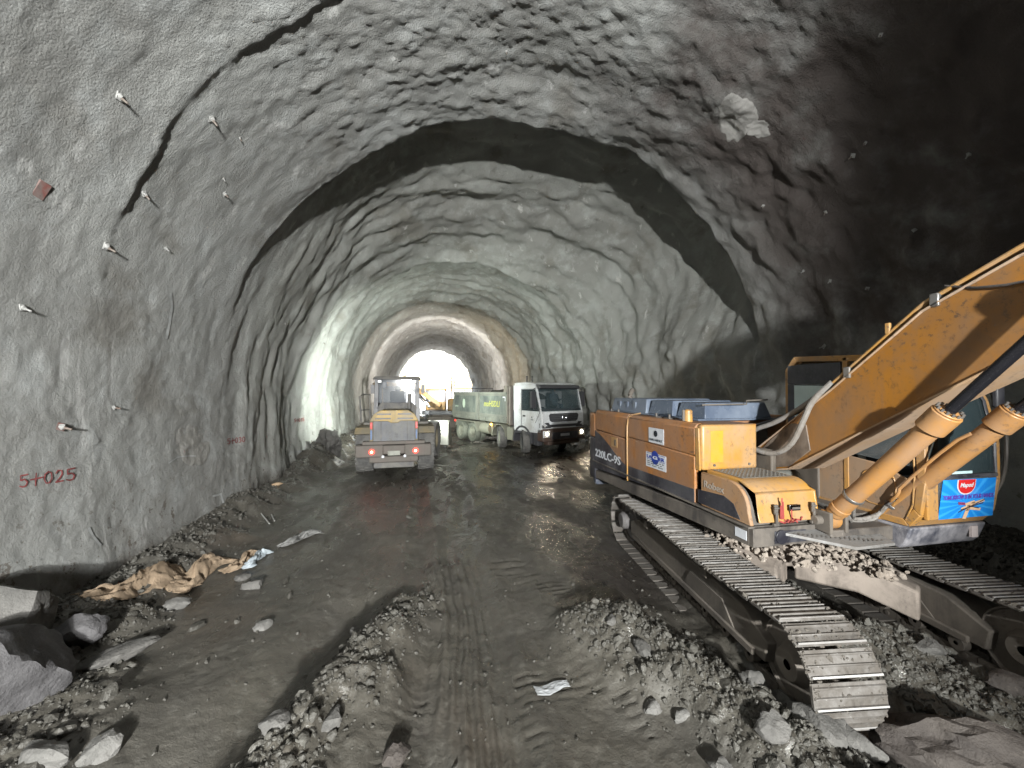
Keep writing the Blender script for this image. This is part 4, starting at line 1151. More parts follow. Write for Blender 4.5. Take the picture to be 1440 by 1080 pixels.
for lat in (0, 2.25):
    M0 = Matrix.Translation(-EO) @ UM(lat)
    for i in range(NSH):
        y, z, a = path(i / NSH)
        jit = random.uniform(-.022, .022)
        Mi = M0 @ Matrix.Translation((0, y, z)) @ Matrix.Rotation(a - math.pi / 2 + jit, 4, 'X')
        if shoe_me is None:
            so = shoe.build('track_shoe', TRACKS, EX, .003, smooth=30, seg=1); shoe_me = so
            eo = edge_mb.build('worn_edge', EDGE, so); lo = link_mb.build('chain_link', MUDDY, so)
            lo0, eo0 = lo, eo
        else:
            so = copy_obj(shoe_me, EX)
            copy_obj(lo0, so); copy_obj(eo0, so)
        so.matrix_local = Mi
    def T(mb): 
        for i_ in range(len(mb.v)): mb.v[i_] = UM(lat) @ mb.v[i_]
        return mb
    fr = MB().prism([(-1.62, .30), (1.62, .30), (1.66, .52), (1.3, .66), (.5, .70), (-.5, .70), (-1.3, .66), (-1.66, .5)], -.17, .17)
    fr.box(-.20, -.16, -1.5, 1.5, .28, .36)
    ex(T(fr), 'track_frame', MUDDY, .015)
    ex(T(MB().prism([(-1.2, .36), (-.2, .36), (-.35, .56), (-1.0, .56)], -.185, -.165)), 'frame_rib', MUDDY, .006)
    for yy, nm in ((-Lh, 'idler'), (Lh, 'sprocket')):
        ex(T(MB().lathe([(.04, -.16), (.12, -.17), (.17, -.08), (.33, -.07), (.34, -.10), (.355, -.10), (.355, .10), (.34, .10), (.33, .07), (.17, .08), (.12, .17), (.04, .16)], (0, yy, zc_), (1, 0, 0), 28)), nm, MUDDY if nm == 'idler' else paint('pale_sprocket', (.2, .195, .2), (.13, .12, .11), .5, .6), .004)
    if True:
        ex(T(MB().lathe([(.01, -.26), (.12, -.26), (.15, -.22), (.15, -.10), (.01, -.1)], (0, Lh, zc_), (1, 0, 0), 24)), 'travel_motor', paint('pale_hub', (.19, .185, .20), (.12, .11, .1), .5, .6), .008)
    for yy in (-.75, .85):
        ex(T(MB().cyl((-.14, yy, .74), (.14, yy, .74), .065, n=16).box(-.03, .03, yy - .04, yy + .04, .62, .74).box(-.24, -.14, yy - .05, yy + .05, .68, .78)), 'carrier_roller', MUDDY, .008)
    for j in range(8):
        yy = -1.35 + j * .385
        ex(T(MB().lathe([(.02, -.13), (.07, -.13), (.075, -.05), (.055, -.04), (.055, .04), (.075, .05), (.07, .13), (.02, .13)], (0, yy, .20), (1, 0, 0), 16)), 'bottom_roller', MUDDY, .003)
# mud packed between the grousers and hanging from the shoe ends
pp = []; zz = []
for lat in (0, 2.25):
    for _ in range(1500):
        u_ = rs.uniform(-.04, .47) if rs.rand() < .8 else rs.uniform(.90, 1.0)
        y_, z_, a_ = path(u_); l_ = lat + (rs.uniform(-.29, .29) if rs.rand() < .55 else rs.choice([-1, 1]) * rs.uniform(.24, .31))
        q_ = UM(l_) @ Vector((0, y_ + .028 * math.cos(a_), z_ + .028 * math.sin(a_)))
        pp.append(tuple(q_)); zz.append(rs.lognormal(math.log(.0085), .5))
MUDP = stone_mat('packed_mud', (.07, .062, .053), (.125, .112, .096), rough=.85)
mp_ = scatter('packed_mud', np.array(pp), np.array(zz), templates(1, 4), 'crumbs of mud packed on the track shoes')
mp_.data.materials.clear(); mp_.data.materials.append(MUDP)
mp_.parent = EX; mp_.matrix_parent_inverse = Matrix.Translation(-EO)
# X frame between the tracks
def U(lat, y, z): return UM(lat) @ Vector((0, y, z))
cb = MB()
cb.cyl(U(1.12, .15, .62), U(1.12, .15, .86), .62, n=36)
ex(cb, 'carbody', DUSTY, .02)
ex(MB().cyl(U(1.12, .15, .86), U(1.12, .15, 1.02), .56, n=40).cyl(U(1.12, .15, 1.0), U(1.12, .15, 1.10), .60, n=40), 'slewing_ring', MUDDY, .006)
for (l0, y0_, l1, y1_) in ((.75, -.25, .15, -1.0), (1.5, -.25, 2.1, -1.05), (.75, .55, .15, 1.3), (1.5, .55, 2.1, 1.3)):
    lg = MB()
    a0, a1 = Vector((l0, y0_)), Vector((l1, y1_)); d = (a1 - a0).normalized(); n_ = Vector((-d.y, d.x))
    ring0 = [U(*(a0 + n_ * .34 - d * .1), .42), U(*(a0 - n_ * .34 - d * .1), .42), U(*(a0 - n_ * .34 - d * .1), .88), U(*(a0 + n_ * .34 - d * .1), .88)]
    am = (a0 + a1) / 2
    ring1 = [U(*(am + n_ * .24), .44), U(*(am - n_ * .24), .44), U(*(am - n_ * .24), .78), U(*(am + n_ * .24), .78)]
    ring2 = [U(*(a1 + n_ * .24), .32), U(*(a1 - n_ * .24), .32), U(*(a1 - n_ * .24), .64), U(*(a1 + n_ * .24), .64)]
    lg.add(ring0 + ring1 + ring2, [(0,1,2,3), (11,10,9,8)] + [(k, k+4, (k+1) % 4 + 4, (k+1) % 4) for k in range(4)] + [(k+4, k+8, (k+1) % 4 + 8, (k+1) % 4 + 4) for k in range(4)])
    ex(lg, 'carbody_leg', DUSTY, .03)
# muck lying on the carbody and the track inner edge
pp = []; zz = []
for _ in range(900):
    r_ = rs.rand() ** .5 * .95; a_ = rs.uniform(math.pi * .9, math.pi * 2.1)
    l_, y_ = 1.12 + r_ * math.cos(a_), .05 + r_ * math.sin(a_) * 1.0
    q = U(l_, y_, 0); on = .90 - .13 * max(0, r_ - .55) / .4
    if rs.rand() < .35: l_ = rs.uniform(1.45, 1.95); y_ = rs.uniform(-1.15, .3); q = U(l_, y_, 0); on = .80 - .1 * (l_ - 1.45)
    pp.append((q.x, q.y, on + rs.uniform(-.02, .05))); zz.append(rs.lognormal(math.log(.024), .4))
MUCK = stone_mat('dry_muck', (.24, .20, .165), (.38, .335, .29), rough=.85)
mo = scatter('muck', np.array(pp), np.array(zz), templates(2, 4), 'pale crumbled muck lying on the undercarriage')
mo.data.materials.clear(); mo.data.materials.append(MUCK)
mo.parent = EX; mo.matrix_parent_inverse = Matrix.Translation(-EO)
# ------------------------------------------------------------------ shared: wheels, seated drivers
DUSTYR = paint('loader_tyre', (.09, .09, .09), (.19, .185, .175), .6, .85, scale=3, bmp=.4)
def wheel(parent, c, r, w, rim_mat, axis=(1, 0, 0), tread=26, rr=.55, name='wheel', tyre_mat=None, hub=0.0):
    """wheel > tyre, rim; c in the parent's space"""
    e = bpy.data.objects.new(name, None); C.objects.link(e); e.parent = parent; e.location = c
    q = Vector(axis).to_track_quat('Z', 'Y')
    h = w / 2
    t = MB().lathe([(rr*r, -h*.7), (r*.78, -h), (r*.93, -h*.96), (r*.985, -h*.75), (r, 0), (r*.985, h*.75), (r*.93, h*.96), (r*.78, h), (rr*r, h*.7), (rr*r, -h*.7)], (0, 0, 0), axis, 36)
    for i in range(tread):
        a = 2 * math.pi * i / tread
        for sd_ in (-1, 1):
            m = q.to_matrix().to_4x4() @ Matrix.Rotation(a + (.5 if sd_ > 0 else 0) * 2 * math.pi / tread, 4, 'Z')
            t.hexa([(r*.97, -.022*r*3, sd_*h*.04), (r*.97, .02*r*3, sd_*h*.04), (r*.90, .05*r*2, sd_*h*.97), (r*.90, -.02*r*2, sd_*h*.97)],
                   [(r*1.03, -.018*r*3, sd_*h*.04), (r*1.03, .016*r*3, sd_*h*.04), (r*.985, .045*r*2, sd_*h*.99), (r*.985, -.015*r*2, sd_*h*.99)], m)
    t.build('tyre', tyre_mat or DUSTYR if tyre_mat is None else tyre_mat, e)
    k = rr * r
    rm = MB().lathe([(k*1.02, -h*.72), (k*.92, -h*.62), (k*.85, -h*.2), (k*.5, -h*.12 - hub), (k*.42, -h*.35 - hub), (.001, -h*.38 - hub)], (0, 0, 0), axis, 24)
    rm.lathe([(k*1.02, h*.72), (k*.92, h*.62), (k*.85, h*.2), (k*.5, h*.12 + hub), (k*.42, h*.35 + hub), (.001, h*.38 + hub)], (0, 0, 0), axis, 24)
    rm.build('rim', rim_mat, e, smooth=30)
    return e
CLOTH = plain('dark_jacket', (.03, .035, .05), .85)
SKIN = plain('face_skin', (.45, .28, .2), .6)
def driver(loc, rz, label, mat=CLOTH):
    """seated figure, one continuous body grown over a skeleton; faces local +y"""
    P = [((0,0,.05), .15), ((0,.0,.28), .145), ((0,.0,.46), .16), ((0,.01,.58), .07), ((0,.02,.66), .065), ((0,.03,.76), .105), ((0,.03,.84), .09),
         ((.09,.16,.04), .095), ((.12,.46,.05), .075), ((.12,.52,-.32), .05), ((.12,.64,-.40), .045),
         ((-.09,.16,.04), .095), ((-.12,.46,.05), .075), ((-.12,.52,-.32), .05), ((-.12,.64,-.40), .045),
         ((.20,.0,.50), .065), ((.26,.08,.26), .05), ((.17,.34,.30), .038), ((.14,.42,.32), .035),
         ((-.20,.0,.50), .065), ((-.26,.08,.26), .05), ((-.17,.34,.30), .038), ((-.14,.42,.32), .035)]
    E_ = [(0,1),(1,2),(2,3),(3,4),(4,5),(5,6),(0,7),(7,8),(8,9),(9,10),(0,11),(11,12),(12,13),(13,14),(2,15),(15,16),(16,17),(17,18),(2,19),(19,20),(20,21),(21,22)]
    me = bpy.data.meshes.new('person'); me.from_pydata([p for p, r_ in P], E_, [])
    o = bpy.data.objects.new('person', me); C.objects.link(o)
    sk_ = o.modifiers.new('skin', 'SKIN'); sk_.use_smooth_shade = True
    for v, (p, r_) in zip(me.skin_vertices[0].data, P): v.radius = (r_, r_ * .85)
    me.skin_vertices[0].data[0].use_root = True
    ss_ = o.modifiers.new('sub', 'SUBSURF'); ss_.levels = 1; ss_.render_levels = 2
    me.materials.append(mat)
    o.location = loc; o.rotation_euler = (0, 0, rz)
    tag(o, label, 'person')
    h = MB()
    h.lathe([(.001, .13), (.06, .12), (.10, .08), (.118, .02), (.12, 0), (.001, 0)], (0, .02, .79), (0, 0, 1), 18)
    h.box(-.06, .06, .10, .17, .79, .80).build('hard_hat', plain('pale_helmet', (.5, .5, .45), .4), o)
    f = MB().lathe([(.001, .07), (.045, .05), (.06, 0), (.045, -.06), (.001, -.08)], (0, .075, .74), (0, 0, 1), 14)
    f.cyl((0, .13, .75), (0, .155, .725), .012, .016, 8)
    f.build('face', SKIN, o)
    return o

# ------------------------------------------------------------------ wheel loader (seen from behind)
LY = R(3)
LO = Vector((-1.32, 14.75, gz(-1.3, 14.6) - .06))
LD = empty('wheel_loader', LO, LY, 'dusty yellow wheel loader seen from behind, tail lights lit, in the middle of the tunnel', 'wheel loader')
LYEL = paint('loader_yellow', (.44, .28, .05), (.24, .21, .15), .5, .5)
LDUST = paint('loader_dusty', (.25, .20, .11), (.19, .17, .13), .6, .7)
LGREY = paint('loader_grey', (.10, .10, .11), (.22, .21, .19), .6, .7, scale=4)
LRED = paint('loader_rear_weight', (.155, .125, .112), (.15, .14, .125), .6, .7, scale=4)
def ld(mb, name, mat, bevel=.015, parent=None, label=None, **k):
    o = mb.build(name, mat, parent or LD, bevel, **k)
    if label: o['label'] = label
    return o
for x in (-1.03, 1.03): wheel(LD, (x, 0, .76), .76, .56, LDUST)
# front frame is swung a little to the right
FF = Matrix.Translation((0, 1.6, 0)) @ Matrix.Rotation(R(-14), 4, 'Z')
for x in (-1.03, 1.03):
    w_ = wheel(LD, FF @ Vector((x, 1.65, .76)), .76, .56, LDUST); w_.rotation_euler = (0, 0, R(-14))
ld(MB().box(-1.15, -.32, -1.95, -1.45, .78, 1.16).box(.32, 1.15, -1.95, -1.45, .78, 1.16).box(-.75, .75, -1.92, -1.3, .60, .80).box(-.34, .34, -1.93, -1.45, .86, 1.14), 'rear_counterweight', LRED, .04)
ld(MB().box(-.62, .62, -1.86, -1.2, .42, .60), 'tow_beam', LGREY, .03)
ld(MB().box(-.95, .95, -1.90, -1.62, 1.165, 1.27), 'bumper_ledge', LRED, .02)
for x in (-.66, .66):
    hs = ld(MB().cyl((x, -1.951, .96), (x, -1.985, .96), .085, n=20), 'tail_light', REDLAMP, .004)
    ld(MB().cyl((x, -1.986, .96), (x, -1.992, .96), .033, n=14), 'bulb', HOTLAMP, 0, parent=hs)
    ld(MB().cyl((x * .5, -1.935, .80), (x * .5, -1.955, .80), .045, n=12), 'reflector', WHITEDECAL, 0)
ld(MB().box(-.19, .19, -1.945, -1.955 + .02, .83, .97), 'number_plate', paint('dirty_plate', (.4, .42, .36), (.22, .21, .19), .5, .6), .004)
# engine hood
hp = [(-.72, 1.27), (-.72, 1.86), (-.60, 2.10), (-.42, 2.22), (.42, 2.22), (.60, 2.10), (.72, 1.86), (.72, 1.27)]
ld(MB().prism([(x * .98, z) for x, z in hp], -1.78, -.1, 'y'), 'hood', LDUST, .03)
gsr = MB().box(-.74, -.63, -1.86, -1.74, 1.27, 1.9).box(.63, .74, -1.86, -1.74, 1.27, 1.9)
ld(gsr, 'grille_surround', LDUST, .02)
ld(MB().prism([(-.74, 1.90), (-.62, 2.12), (-.42, 2.24), (.42, 2.24), (.62, 2.12), (.74, 1.90), (.2, 1.90), (.10, 1.84), (-.10, 1.84), (-.2, 1.90)], -1.87, -1.74, 'y'), 'hood_rim', LYEL, .015)
for x0, x1, z in ((-.52, -.10, 2.12), (.10, .52, 2.12), (-.58, -.10, 1.98), (.10, .58, 1.98)):
    ld(MB().box(x0, x1, -1.880, -1.868, z - .022, z + .022), 'air_slot', BLACKP, .003)
ld(MB().box(-.63, .63, -1.80, -1.76, 1.27, 1.9), 'grille', paint('grey_grille', (.17, .18, .21), (.22, .22, .21), .4, .6, scale=5), .004)
ms = MB()
for i in range(22): ms.box(-.62, .62, -1.812, -1.80, 1.30 + i * .0272, 1.308 + i * .0272)
for x in (-.4, .4): ms.box(x - .012, x + .012, -1.82, -1.80, 1.29, 1.89)
tag(ld(ms, 'grille_mesh', LGREY, 0, smooth=0), kind='stuff')
for x in (-.685, .685):
    ld(MB().box(x - .035, x + .035, -1.90, -1.862, 1.66, 1.87), 'side_reflector', REDLENS, .008)
    ld(MB().box(x - .03, x + .03, -1.89, -1.862, 1.33, 1.62), 'side_strip', plain('blue_grey_strip', (.10, .16, .30), .5), .006)
# fenders, platform, steps
for s in (-1, 1):
    ld(MB().prism([(-.95, 1.45), (-.80, 1.62), (.85, 1.62), (.95, 1.35), (.90, 1.33), (.80, 1.55), (-.78, 1.55), (-.92, 1.40)], s * .74, s * 1.30), 'fender', LDUST, .01)
    ld(MB().box(s * .72 if s > 0 else -1.15, 1.15 if s > 0 else -.72, .3, 2.0, 1.62, 1.70), 'platform', LGREY, .01)
    rl = MB().tube([(s * 1.24, .35, 1.70), (s * 1.30, .30, 2.65), (s * 1.22, .45, 2.72), (s * 1.02, .9, 2.72), (s * 1.0, 1.0, 1.70)], .032, 8)
    rl.tube([(s * 1.27, .33, 2.15), (s * 1.01, .95, 2.15)], .026, 6)
    if s < 0: ld(rl, 'handrail', LGREY, 0)
    ld(MB().box(min(s*1.0, s*1.28), max(s*1.0, s*1.28), .25, .55, 1.35, 1.62), 'tool_locker', LGREY, .02)
# cab
cz0, cz1 = 1.70, 3.30
for x in (-.76, .76):
    for y, x2 in ((.45, .72), (2.0, .74)):
        ld(MB().hexa([(x-.08, y-.06, cz0), (x+.08, y-.06, cz0), (x+.08, y+.06, cz0), (x-.08, y+.06, cz0)], [(x*.96-.07, y+.04, cz1), (x*.96+.07, y+.04, cz1), (x*.96+.07, y+.14, cz1), (x*.96-.07, y+.14, cz1)]), 'cab_pillar', BLACKP, .01)
ld(MB().hexa([(-.88, .40, 3.28), (.88, .40, 3.28), (.88, 2.25, 3.28), (-.88, 2.25, 3.28)], [(-.80, .50, 3.40), (.80, .50, 3.40), (.80, 2.15, 3.40), (-.80, 2.15, 3.40)]), 'cab_roof', LGREY, .03)
ld(MB().prism([(-.74, 1.70), (-.74, 2.22), (-.55, 2.42), (.55, 2.42), (.74, 2.22), (.74, 1.70)], .42, .52, 'y'), 'cab_back_panel', LGREY, .02)
CLEARG = glass('loader_cab_glass', (.35, .38, .42), .20)
ld(MB().box(-.70, .70, .50, .512, 2.42, 3.27), 'rear_window', CLEARG, 0)
ld(MB().box(-.70, .70, 2.06, 2.072, 1.9, 3.27), 'windscreen', CLEARG, 0)
for s in (-1, 1): ld(MB().box(s*.755 - .006, s*.755 + .006, .56, 2.0, 2.05, 3.26), 'side_window', CLEARG, 0)
ld(MB().box(-.27, .27, .75, .87, 2.1, 2.85).box(-.27, .27, .8, 1.3, 1.95, 2.1), 'seat', SEATM, .05)
ld(MB().box(.38, .55, .58, .64, 2.95, 3.2).box(-.55, -.38, .58, .64, 2.95, 3.2), 'cab_fittings', BLACKP, .02)
for x in (-.62, .62):
    wl_ = ld(MB().box(x - .09, x + .09, .36, .44, 3.14, 3.27), 'work_light', BLACKP, .015)
    ld(MB().box(x - .06, x + .06, .352, .36, 3.16, 3.25), 'lens', plain('pale_lens', (.75, .78, .78), .2), .003, parent=wl_)
ld(MB().box(.90, 1.04, 1.5, 1.56, 2.75, 3.1).tube([(.78, 1.9, 3.2), (.97, 1.6, 3.15), (.97, 1.53, 3.0)], .014, 6), 'mirror', BLACKP, .01)
ld(MB().box(-1.04, -.90, 1.5, 1.56, 2.75, 3.1).tube([(-.78, 1.9, 3.2), (-.97, 1.6, 3.15), (-.97, 1.53, 3.0)], .014, 6), 'mirror', BLACKP, .01)
ld(MB().cyl((.45, -.5, 2.22), (.45, -.5, 2.75), .06, n=14), 'exhaust_stack', LGREY, .005)
# front frame, lift arms, bucket
def TF(mb):
    mb.v = [FF @ v for v in mb.v]; return mb
ld(TF(MB().box(-.45, .45, .1, 2.1, .55, 1.35).box(-.55, .55, .9, 1.5, 1.3, 1.75)), 'front_frame', LDUST, .04)
for x in (-.62, .62):
    ld(TF(MB().prism([(1.05, 1.55), (1.1, 1.8), (2.4, 1.15), (3.3, .45), (3.2, .3), (2.2, .85)], x - .07, x + .07)), 'lift_arm', LDUST, .02)
ld(MB().box(-.5, .5, .3, 1.7, .55, 1.6), 'rear_frame', LGREY, .03)
bkp = [(3.15, .25), (3.15, 1.25), (3.35, 1.42), (3.5, 1.36), (3.35, 1.1), (3.4, .5), (3.75, .32), (4.5, .22), (4.5, .18), (3.4, .15)]
ld(TF(MB().prism(bkp, -1.5, 1.5)), 'bucket', paint('pale_bucket', (.22, .22, .20), (.16, .155, .14), .4, .5), .01)
for x in (-1.52, 1.5):
    ld(TF(MB().prism([(3.15, .2), (3.15, 1.3), (3.5, 1.42), (3.9, .9), (4.5, .2)], x, x + .03)), 'bucket_cheek', paint('pale_bucket_side', (.22, .22, .20), (.16, .155, .14), .4, .5), .004)
ld(TF(MB().box(-.85, -.65, 1.95, 2.05, 1.75, 1.92).box(.65, .85, 1.95, 2.05, 1.75, 1.92).box(-.8, -.74, 1.5, 2.0, 1.6, 1.8).box(.74, .8, 1.5, 2.0, 1.6, 1.8)), 'headlight_housing', BLACKP, .02)
ld(MB().tube([(-.24, 1.5, 2.5), (-.2, 1.75, 2.35)], .02, 8).lathe([(.16, -.01), (.18, 0), (.16, .01)], (-.0, 1.42, 2.42), (0, -.5, .8), 20), 'steering_wheel', BLACKP, 0)
dr_ = driver(LO + Vector((0, 0, 0)) + Matrix.Rotation(LY, 3, 'Z') @ Vector((0, 1.02, 2.12)), LY, 'driver in dark jacket seated in the cab of the wheel loader, back to the viewer')
# its lit headlamps and roof lamps throw light down the drive ahead of it
M_ = Matrix.Translation(LO) @ Matrix.Rotation(LY, 4, 'Z') @ FF
for x in (-.75, .75):
    p_ = M_ @ Vector((x, 2.12, 1.84)); t_ = M_ @ Vector((x * 7 - 3, 12, 2.6))
    hl_ = TF(MB().cyl((x, 2.052, 1.84), (x, 2.062, 1.84), .07, n=16)).build('headlight', HEADLAMP, LD, 0)
    add_light('headlamp_beam', 'SPOT', p_, t_, LOADER_HEAD, (.92, 1, .91), .05, 150, .7)
for x in (-.6, .6):
    rl_ = MB().box(x - .1, x + .1, 2.22, 2.30, 3.16, 3.28).build('roof_lamp', BLACKP, LD, .01)
    ML = Matrix.Translation(LO) @ Matrix.Rotation(LY, 4, 'Z')
    add_light('roof_lamp_beam', 'SPOT', ML @ Vector((x, 2.36, 3.2)), ML @ Vector((x * 12 - 2, 9, 4.2)), LOADER_ROOF, (.93, 1, .92), .06, 160, .6)
# ------------------------------------------------------------------ dump truck, coming toward the viewer
# local x forward, y to the truck's left, z up; origin under the front bumper
TH = R(23)
TO = Vector((5.6, 16.4, gz(5.2, 17.6)))
TRZ = math.atan2(-math.cos(TH), math.sin(TH))
TK = empty('dump_truck', TO, TRZ, 'white cabbed four axle dump truck with headlights on, grey tipper body with yellow lettering', 'dump truck')
def tk_(mb, name, mat, bevel=.012, parent=None, label=None, **k):
    o = mb.build(name, mat, parent or TK, bevel, **k)
    if label: o['label'] = label
    return o
TDUST = paint('truck_dusty_chassis', (.20, .20, .155), (.17, .17, .135), .5, .8)
TBODY = paint('tipper_grey', (.115, .122, .108), (.18, .185, .155), .5, .6, scale=2, vec=(1, 1, .3))
TPANEL = paint('tipper_dark_panel', (.05, .06, .065), (.17, .19, .16), .45, .6, scale=1.6, vec=(1, 1, .25))
TLOW = paint('muddy_bumper', (.10, .055, .04), (.08, .06, .05), .5, .6, scale=4)
TGREY = plain('dark_grey_plastic', (.05, .05, .055), .5)
RIMD = paint('dusty_rim', (.26, .27, .21), (.17, .17, .14), .5, .7)
TYR = paint('greenish_dusty_tyre', (.10, .11, .09), (.20, .21, .17), .5, .85, scale=3)
# wheels
for ax_, t in ((-1.42, None), (-3.37, None), (-6.15, TYR), (-7.52, TYR)):
    for s in (-1, 1):
        if ax_ > -5:
            w_ = wheel(TK, (ax_, s * 1.06, .52), .52, .34, TGREY if ax_ > -3 else RIMD, (0, 1, 0), 24, .55, tyre_mat=RUBBER)
            if ax_ > -3: w_.rotation_euler = (0, 0, R(-27))
            else: w_.rotation_euler = (0, 0, R(-22))
        else:
            wheel(TK, (ax_, s * 1.10, .52), .52, .30, RIMD, (0, 1, 0), 24, .58, tyre_mat=TYR)
            wheel(TK, (ax_, s * .76, .52), .52, .30, RIMD, (0, 1, 0), 24, .58, tyre_mat=TYR)
    tk_(MB().cyl((ax_, -.95, .52), (ax_, .95, .52), .09, n=12), 'axle', TGREY, 0)
for y in (-.42, .35): tk_(MB().box(-8.3, -.6, y, y + .07, .85, 1.13), 'chassis_rail', TDUST, .006)
tk_(MB().box(-8.35, -8.25, -1.1, 1.1, .85, 1.0), 'rear_crossbar', TDUST, .01)
tk_(MB().box(-8.37, -8.345, -1.08, -.88, .88, 1.0), 'tail_light', REDLAMP, .003)
tk_(MB().cyl((-8.1, -1.27, 1.05), (-8.1, -1.30, 1.05), .05, n=12), 'rear_marker', REDLAMP, 0)
tk_(MB().cyl((-4.05, -1.24, 1.08), (-4.05, -1.28, 1.08), .055, n=14), 'side_marker', AMBER, 0)
# mudguards
def arc_guard(cx, r0, y0, y1, a0, a1, th=.03, n=10, cz=.52):
    g_ = MB()
    pts = [(cx + r0 * math.cos(a0 + (a1 - a0) * i / n), cz + r0 * math.sin(a0 + (a1 - a0) * i / n)) for i in range(n + 1)]
    pt2 = [(cx + (r0 + th) * math.cos(a0 + (a1 - a0) * i / n), cz + (r0 + th) * math.sin(a0 + (a1 - a0) * i / n)) for i in range(n + 1)]
    return g_.prism(pts + pt2[::-1], y0, y1, 'y')
for s in (-1, 1):
    y0, y1 = (s * 1.26, s * .62)
    tk_(MB().prism([(-8.15, .75), (-7.95, 1.12), (-5.75, 1.12), (-5.42, .62), (-5.48, .62), (-5.80, 1.07), (-7.92, 1.07), (-8.10, .75)], y0, y1, 'y'), 'rear_mudguard', TDUST, .008)
    tk_(arc_guard(-3.37, .60, y0, y1 + s * .2, R(5), R(170)), 'mudguard', TDUST, .008)
    tk_(arc_guard(-1.42, .62, s * 1.25, s * .8, R(-5), R(185), .09), 'wheel_arch', TGREY, .01)
tk_(MB().cyl((-5.25, -.98, .82), (-4.35, -.98, .82), .30, n=24).box(-5.2, -4.4, -1.0, -.4, .85, 1.1), 'air_tank', TDUST, .02)
tk_(MB().box(-2.72, -2.25, -1.2, -.6, .45, 1.05).box(-4.15, -4.05, -1.2, -.5, .5, 1.1), 'battery_box', TDUST, .03)
tk_(MB().box(-5.2, -3.9, .6, 1.2, .5, 1.05), 'fuel_tank', TDUST, .06)
# tipper body
bz0, bz1 = 1.22, 2.72
bx_0, bx_1 = -8.45, -2.62
tk_(MB().hexa([(bx_0, -1.25, bz0), (bx_0, 1.25, bz0), (bx_1, 1.25, bz0), (bx_1, -1.25, bz0)], [(bx_0, -1.25, bz0 + .1), (bx_0, 1.25, bz0 + .1), (bx_1, 1.25, bz0 + .1), (bx_1, -1.25, bz0 + .1)]), 'body_floor', TBODY, .01)
for s in (-1, 1):
    y0, y1 = s * 1.27, s * 1.20
    tk_(MB().prism([(bx_0 - .15, bz0 + .1), (bx_1, bz0 + .1), (bx_1, bz1), (bx_0 + .15, bz1 - .02), (bx_0 - .02, 2.0)], y0, y1, 'y'), 'body_side', TBODY, .008)
    tk_(MB().box(bx_0 + .1, bx_1, min(s*1.23, s*1.31), max(s*1.23, s*1.31), bz1 - .12, bz1), 'top_rail', TBODY, .01)
    for xa, xb, zz_ in ((bx_0 + .25, -5.62, 1.62), (-5.2, bx_1 - .12, 1.62)):
        tk_(MB().box(xa, xb, min(s*1.272, s*1.284), max(s*1.272, s*1.284), zz_, 2.52), 'side_panel', TPANEL, .004)
    tk_(MB().box(-5.56, -5.26, min(s*1.27, s*1.33), max(s*1.27, s*1.33), bz0 + .02, bz1), 'side_post', TBODY, .01)
    tk_(MB().box(bx_0, bx_1, min(s*1.27, s*1.31), max(s*1.27, s*1.31), 1.47, 1.53), 'side_rib', TBODY, .01)
    for i in range(9):
        x_ = bx_0 + .1 + i * .66
        tk_(MB().box(x_, x_ + .45, min(s*1.27, s*1.30), max(s*1.27, s*1.30), 1.30, 1.42), 'side_pocket', TBODY, .008)
tk_(MB().box(bx_0, bx_0 + .06, -1.2, 1.2, bz0 + .1, bz1 - .02), 'tailgate', TBODY, .01)
tk_(MB().box(-2.62, -2.54, -1.27, 1.27, bz0, 3.02).box(-2.9, -2.62, -1.27, -1.2, bz1 - .4, 3.02).box(-2.9, -2.62, 1.2, 1.27, bz1 - .4, 3.02), 'headboard', paint('dark_headboard', (.10, .09, .08), (.20, .18, .15), .5, .7), .01)
tk_(MB().box(-2.54, -2.40, -1.22, 1.22, 1.15, 3.0), 'headboard_frame', paint('brown_grey_frame', (.14, .12, .11), (.22, .2, .17), .5, .7), .02)
fr_ = MB()
for x_ in (-8.4, -7.9): fr_.tube([(x_, -1.2, bz1), (x_, -1.2, 2.93), (x_, 1.2, 2.93), (x_, 1.2, bz1)], .02, 6)
fr_.tube([(-8.4, -1.2, 2.93), (-7.1, -1.2, 2.93)], .02, 6)
tk_(fr_, 'tarpaulin_bow', TGREY, 0)
for i in range(7):
    tk_(MB().cyl((-7.3 + i * .3, -1.24, bz1), (-7.3 + i * .3, -1.24, bz1 + .10 + .05 * (i % 3)), .016, n=6), 'tarpaulin_peg', TGREY, 0)
heapm = rock_mesh('load', 77, 3, STONEB, 14, .1, (2.2, 1.0, .42)); lo_ = bpy.data.objects.new('load', heapm); C.objects.link(lo_); lo_.parent = TK; lo_.location = (-4.2, 0, 2.5)
# lettering on the side toward the viewer: runs toward the front
def tkM(x, z, off=-1.2865): return frame((x, off, z), (1, 0, 0), (0, 0, 1))
YLET = plain('yellow_lettering', (.32, .33, .07), .5)
text_mesh('lettering', 'moHSDLI', YLET, tkM(-4.75, 1.98), 1.55, .30, TK, .002, shear=.2, bold=.02)
PALE = plain('pale_lettering', (.42, .50, .40), .6)
text_mesh('lettering', 'EURO', PALE, tkM(-8.1, 1.86), .4, .08, TK, .002)
eg = MB().lathe([(.001, .003), (.16, .003), (.18, 0)], (0, 0, 0), (0, 0, 1), 20)
o = eg.build('painted_emblem', PALE, TK, smooth=0); o.matrix_local = tkM(-7.0, 2.08) @ Matrix.Diagonal((.9, 1.4, 1, 1))
tk_(MB().box(-2.95, -2.72, -1.29, -1.285, 2.44, 2.50).box(-2.76, -2.71, -1.29, -1.285, 2.28, 2.44), 'white_bracket_mark', WHITEDECAL, 0)
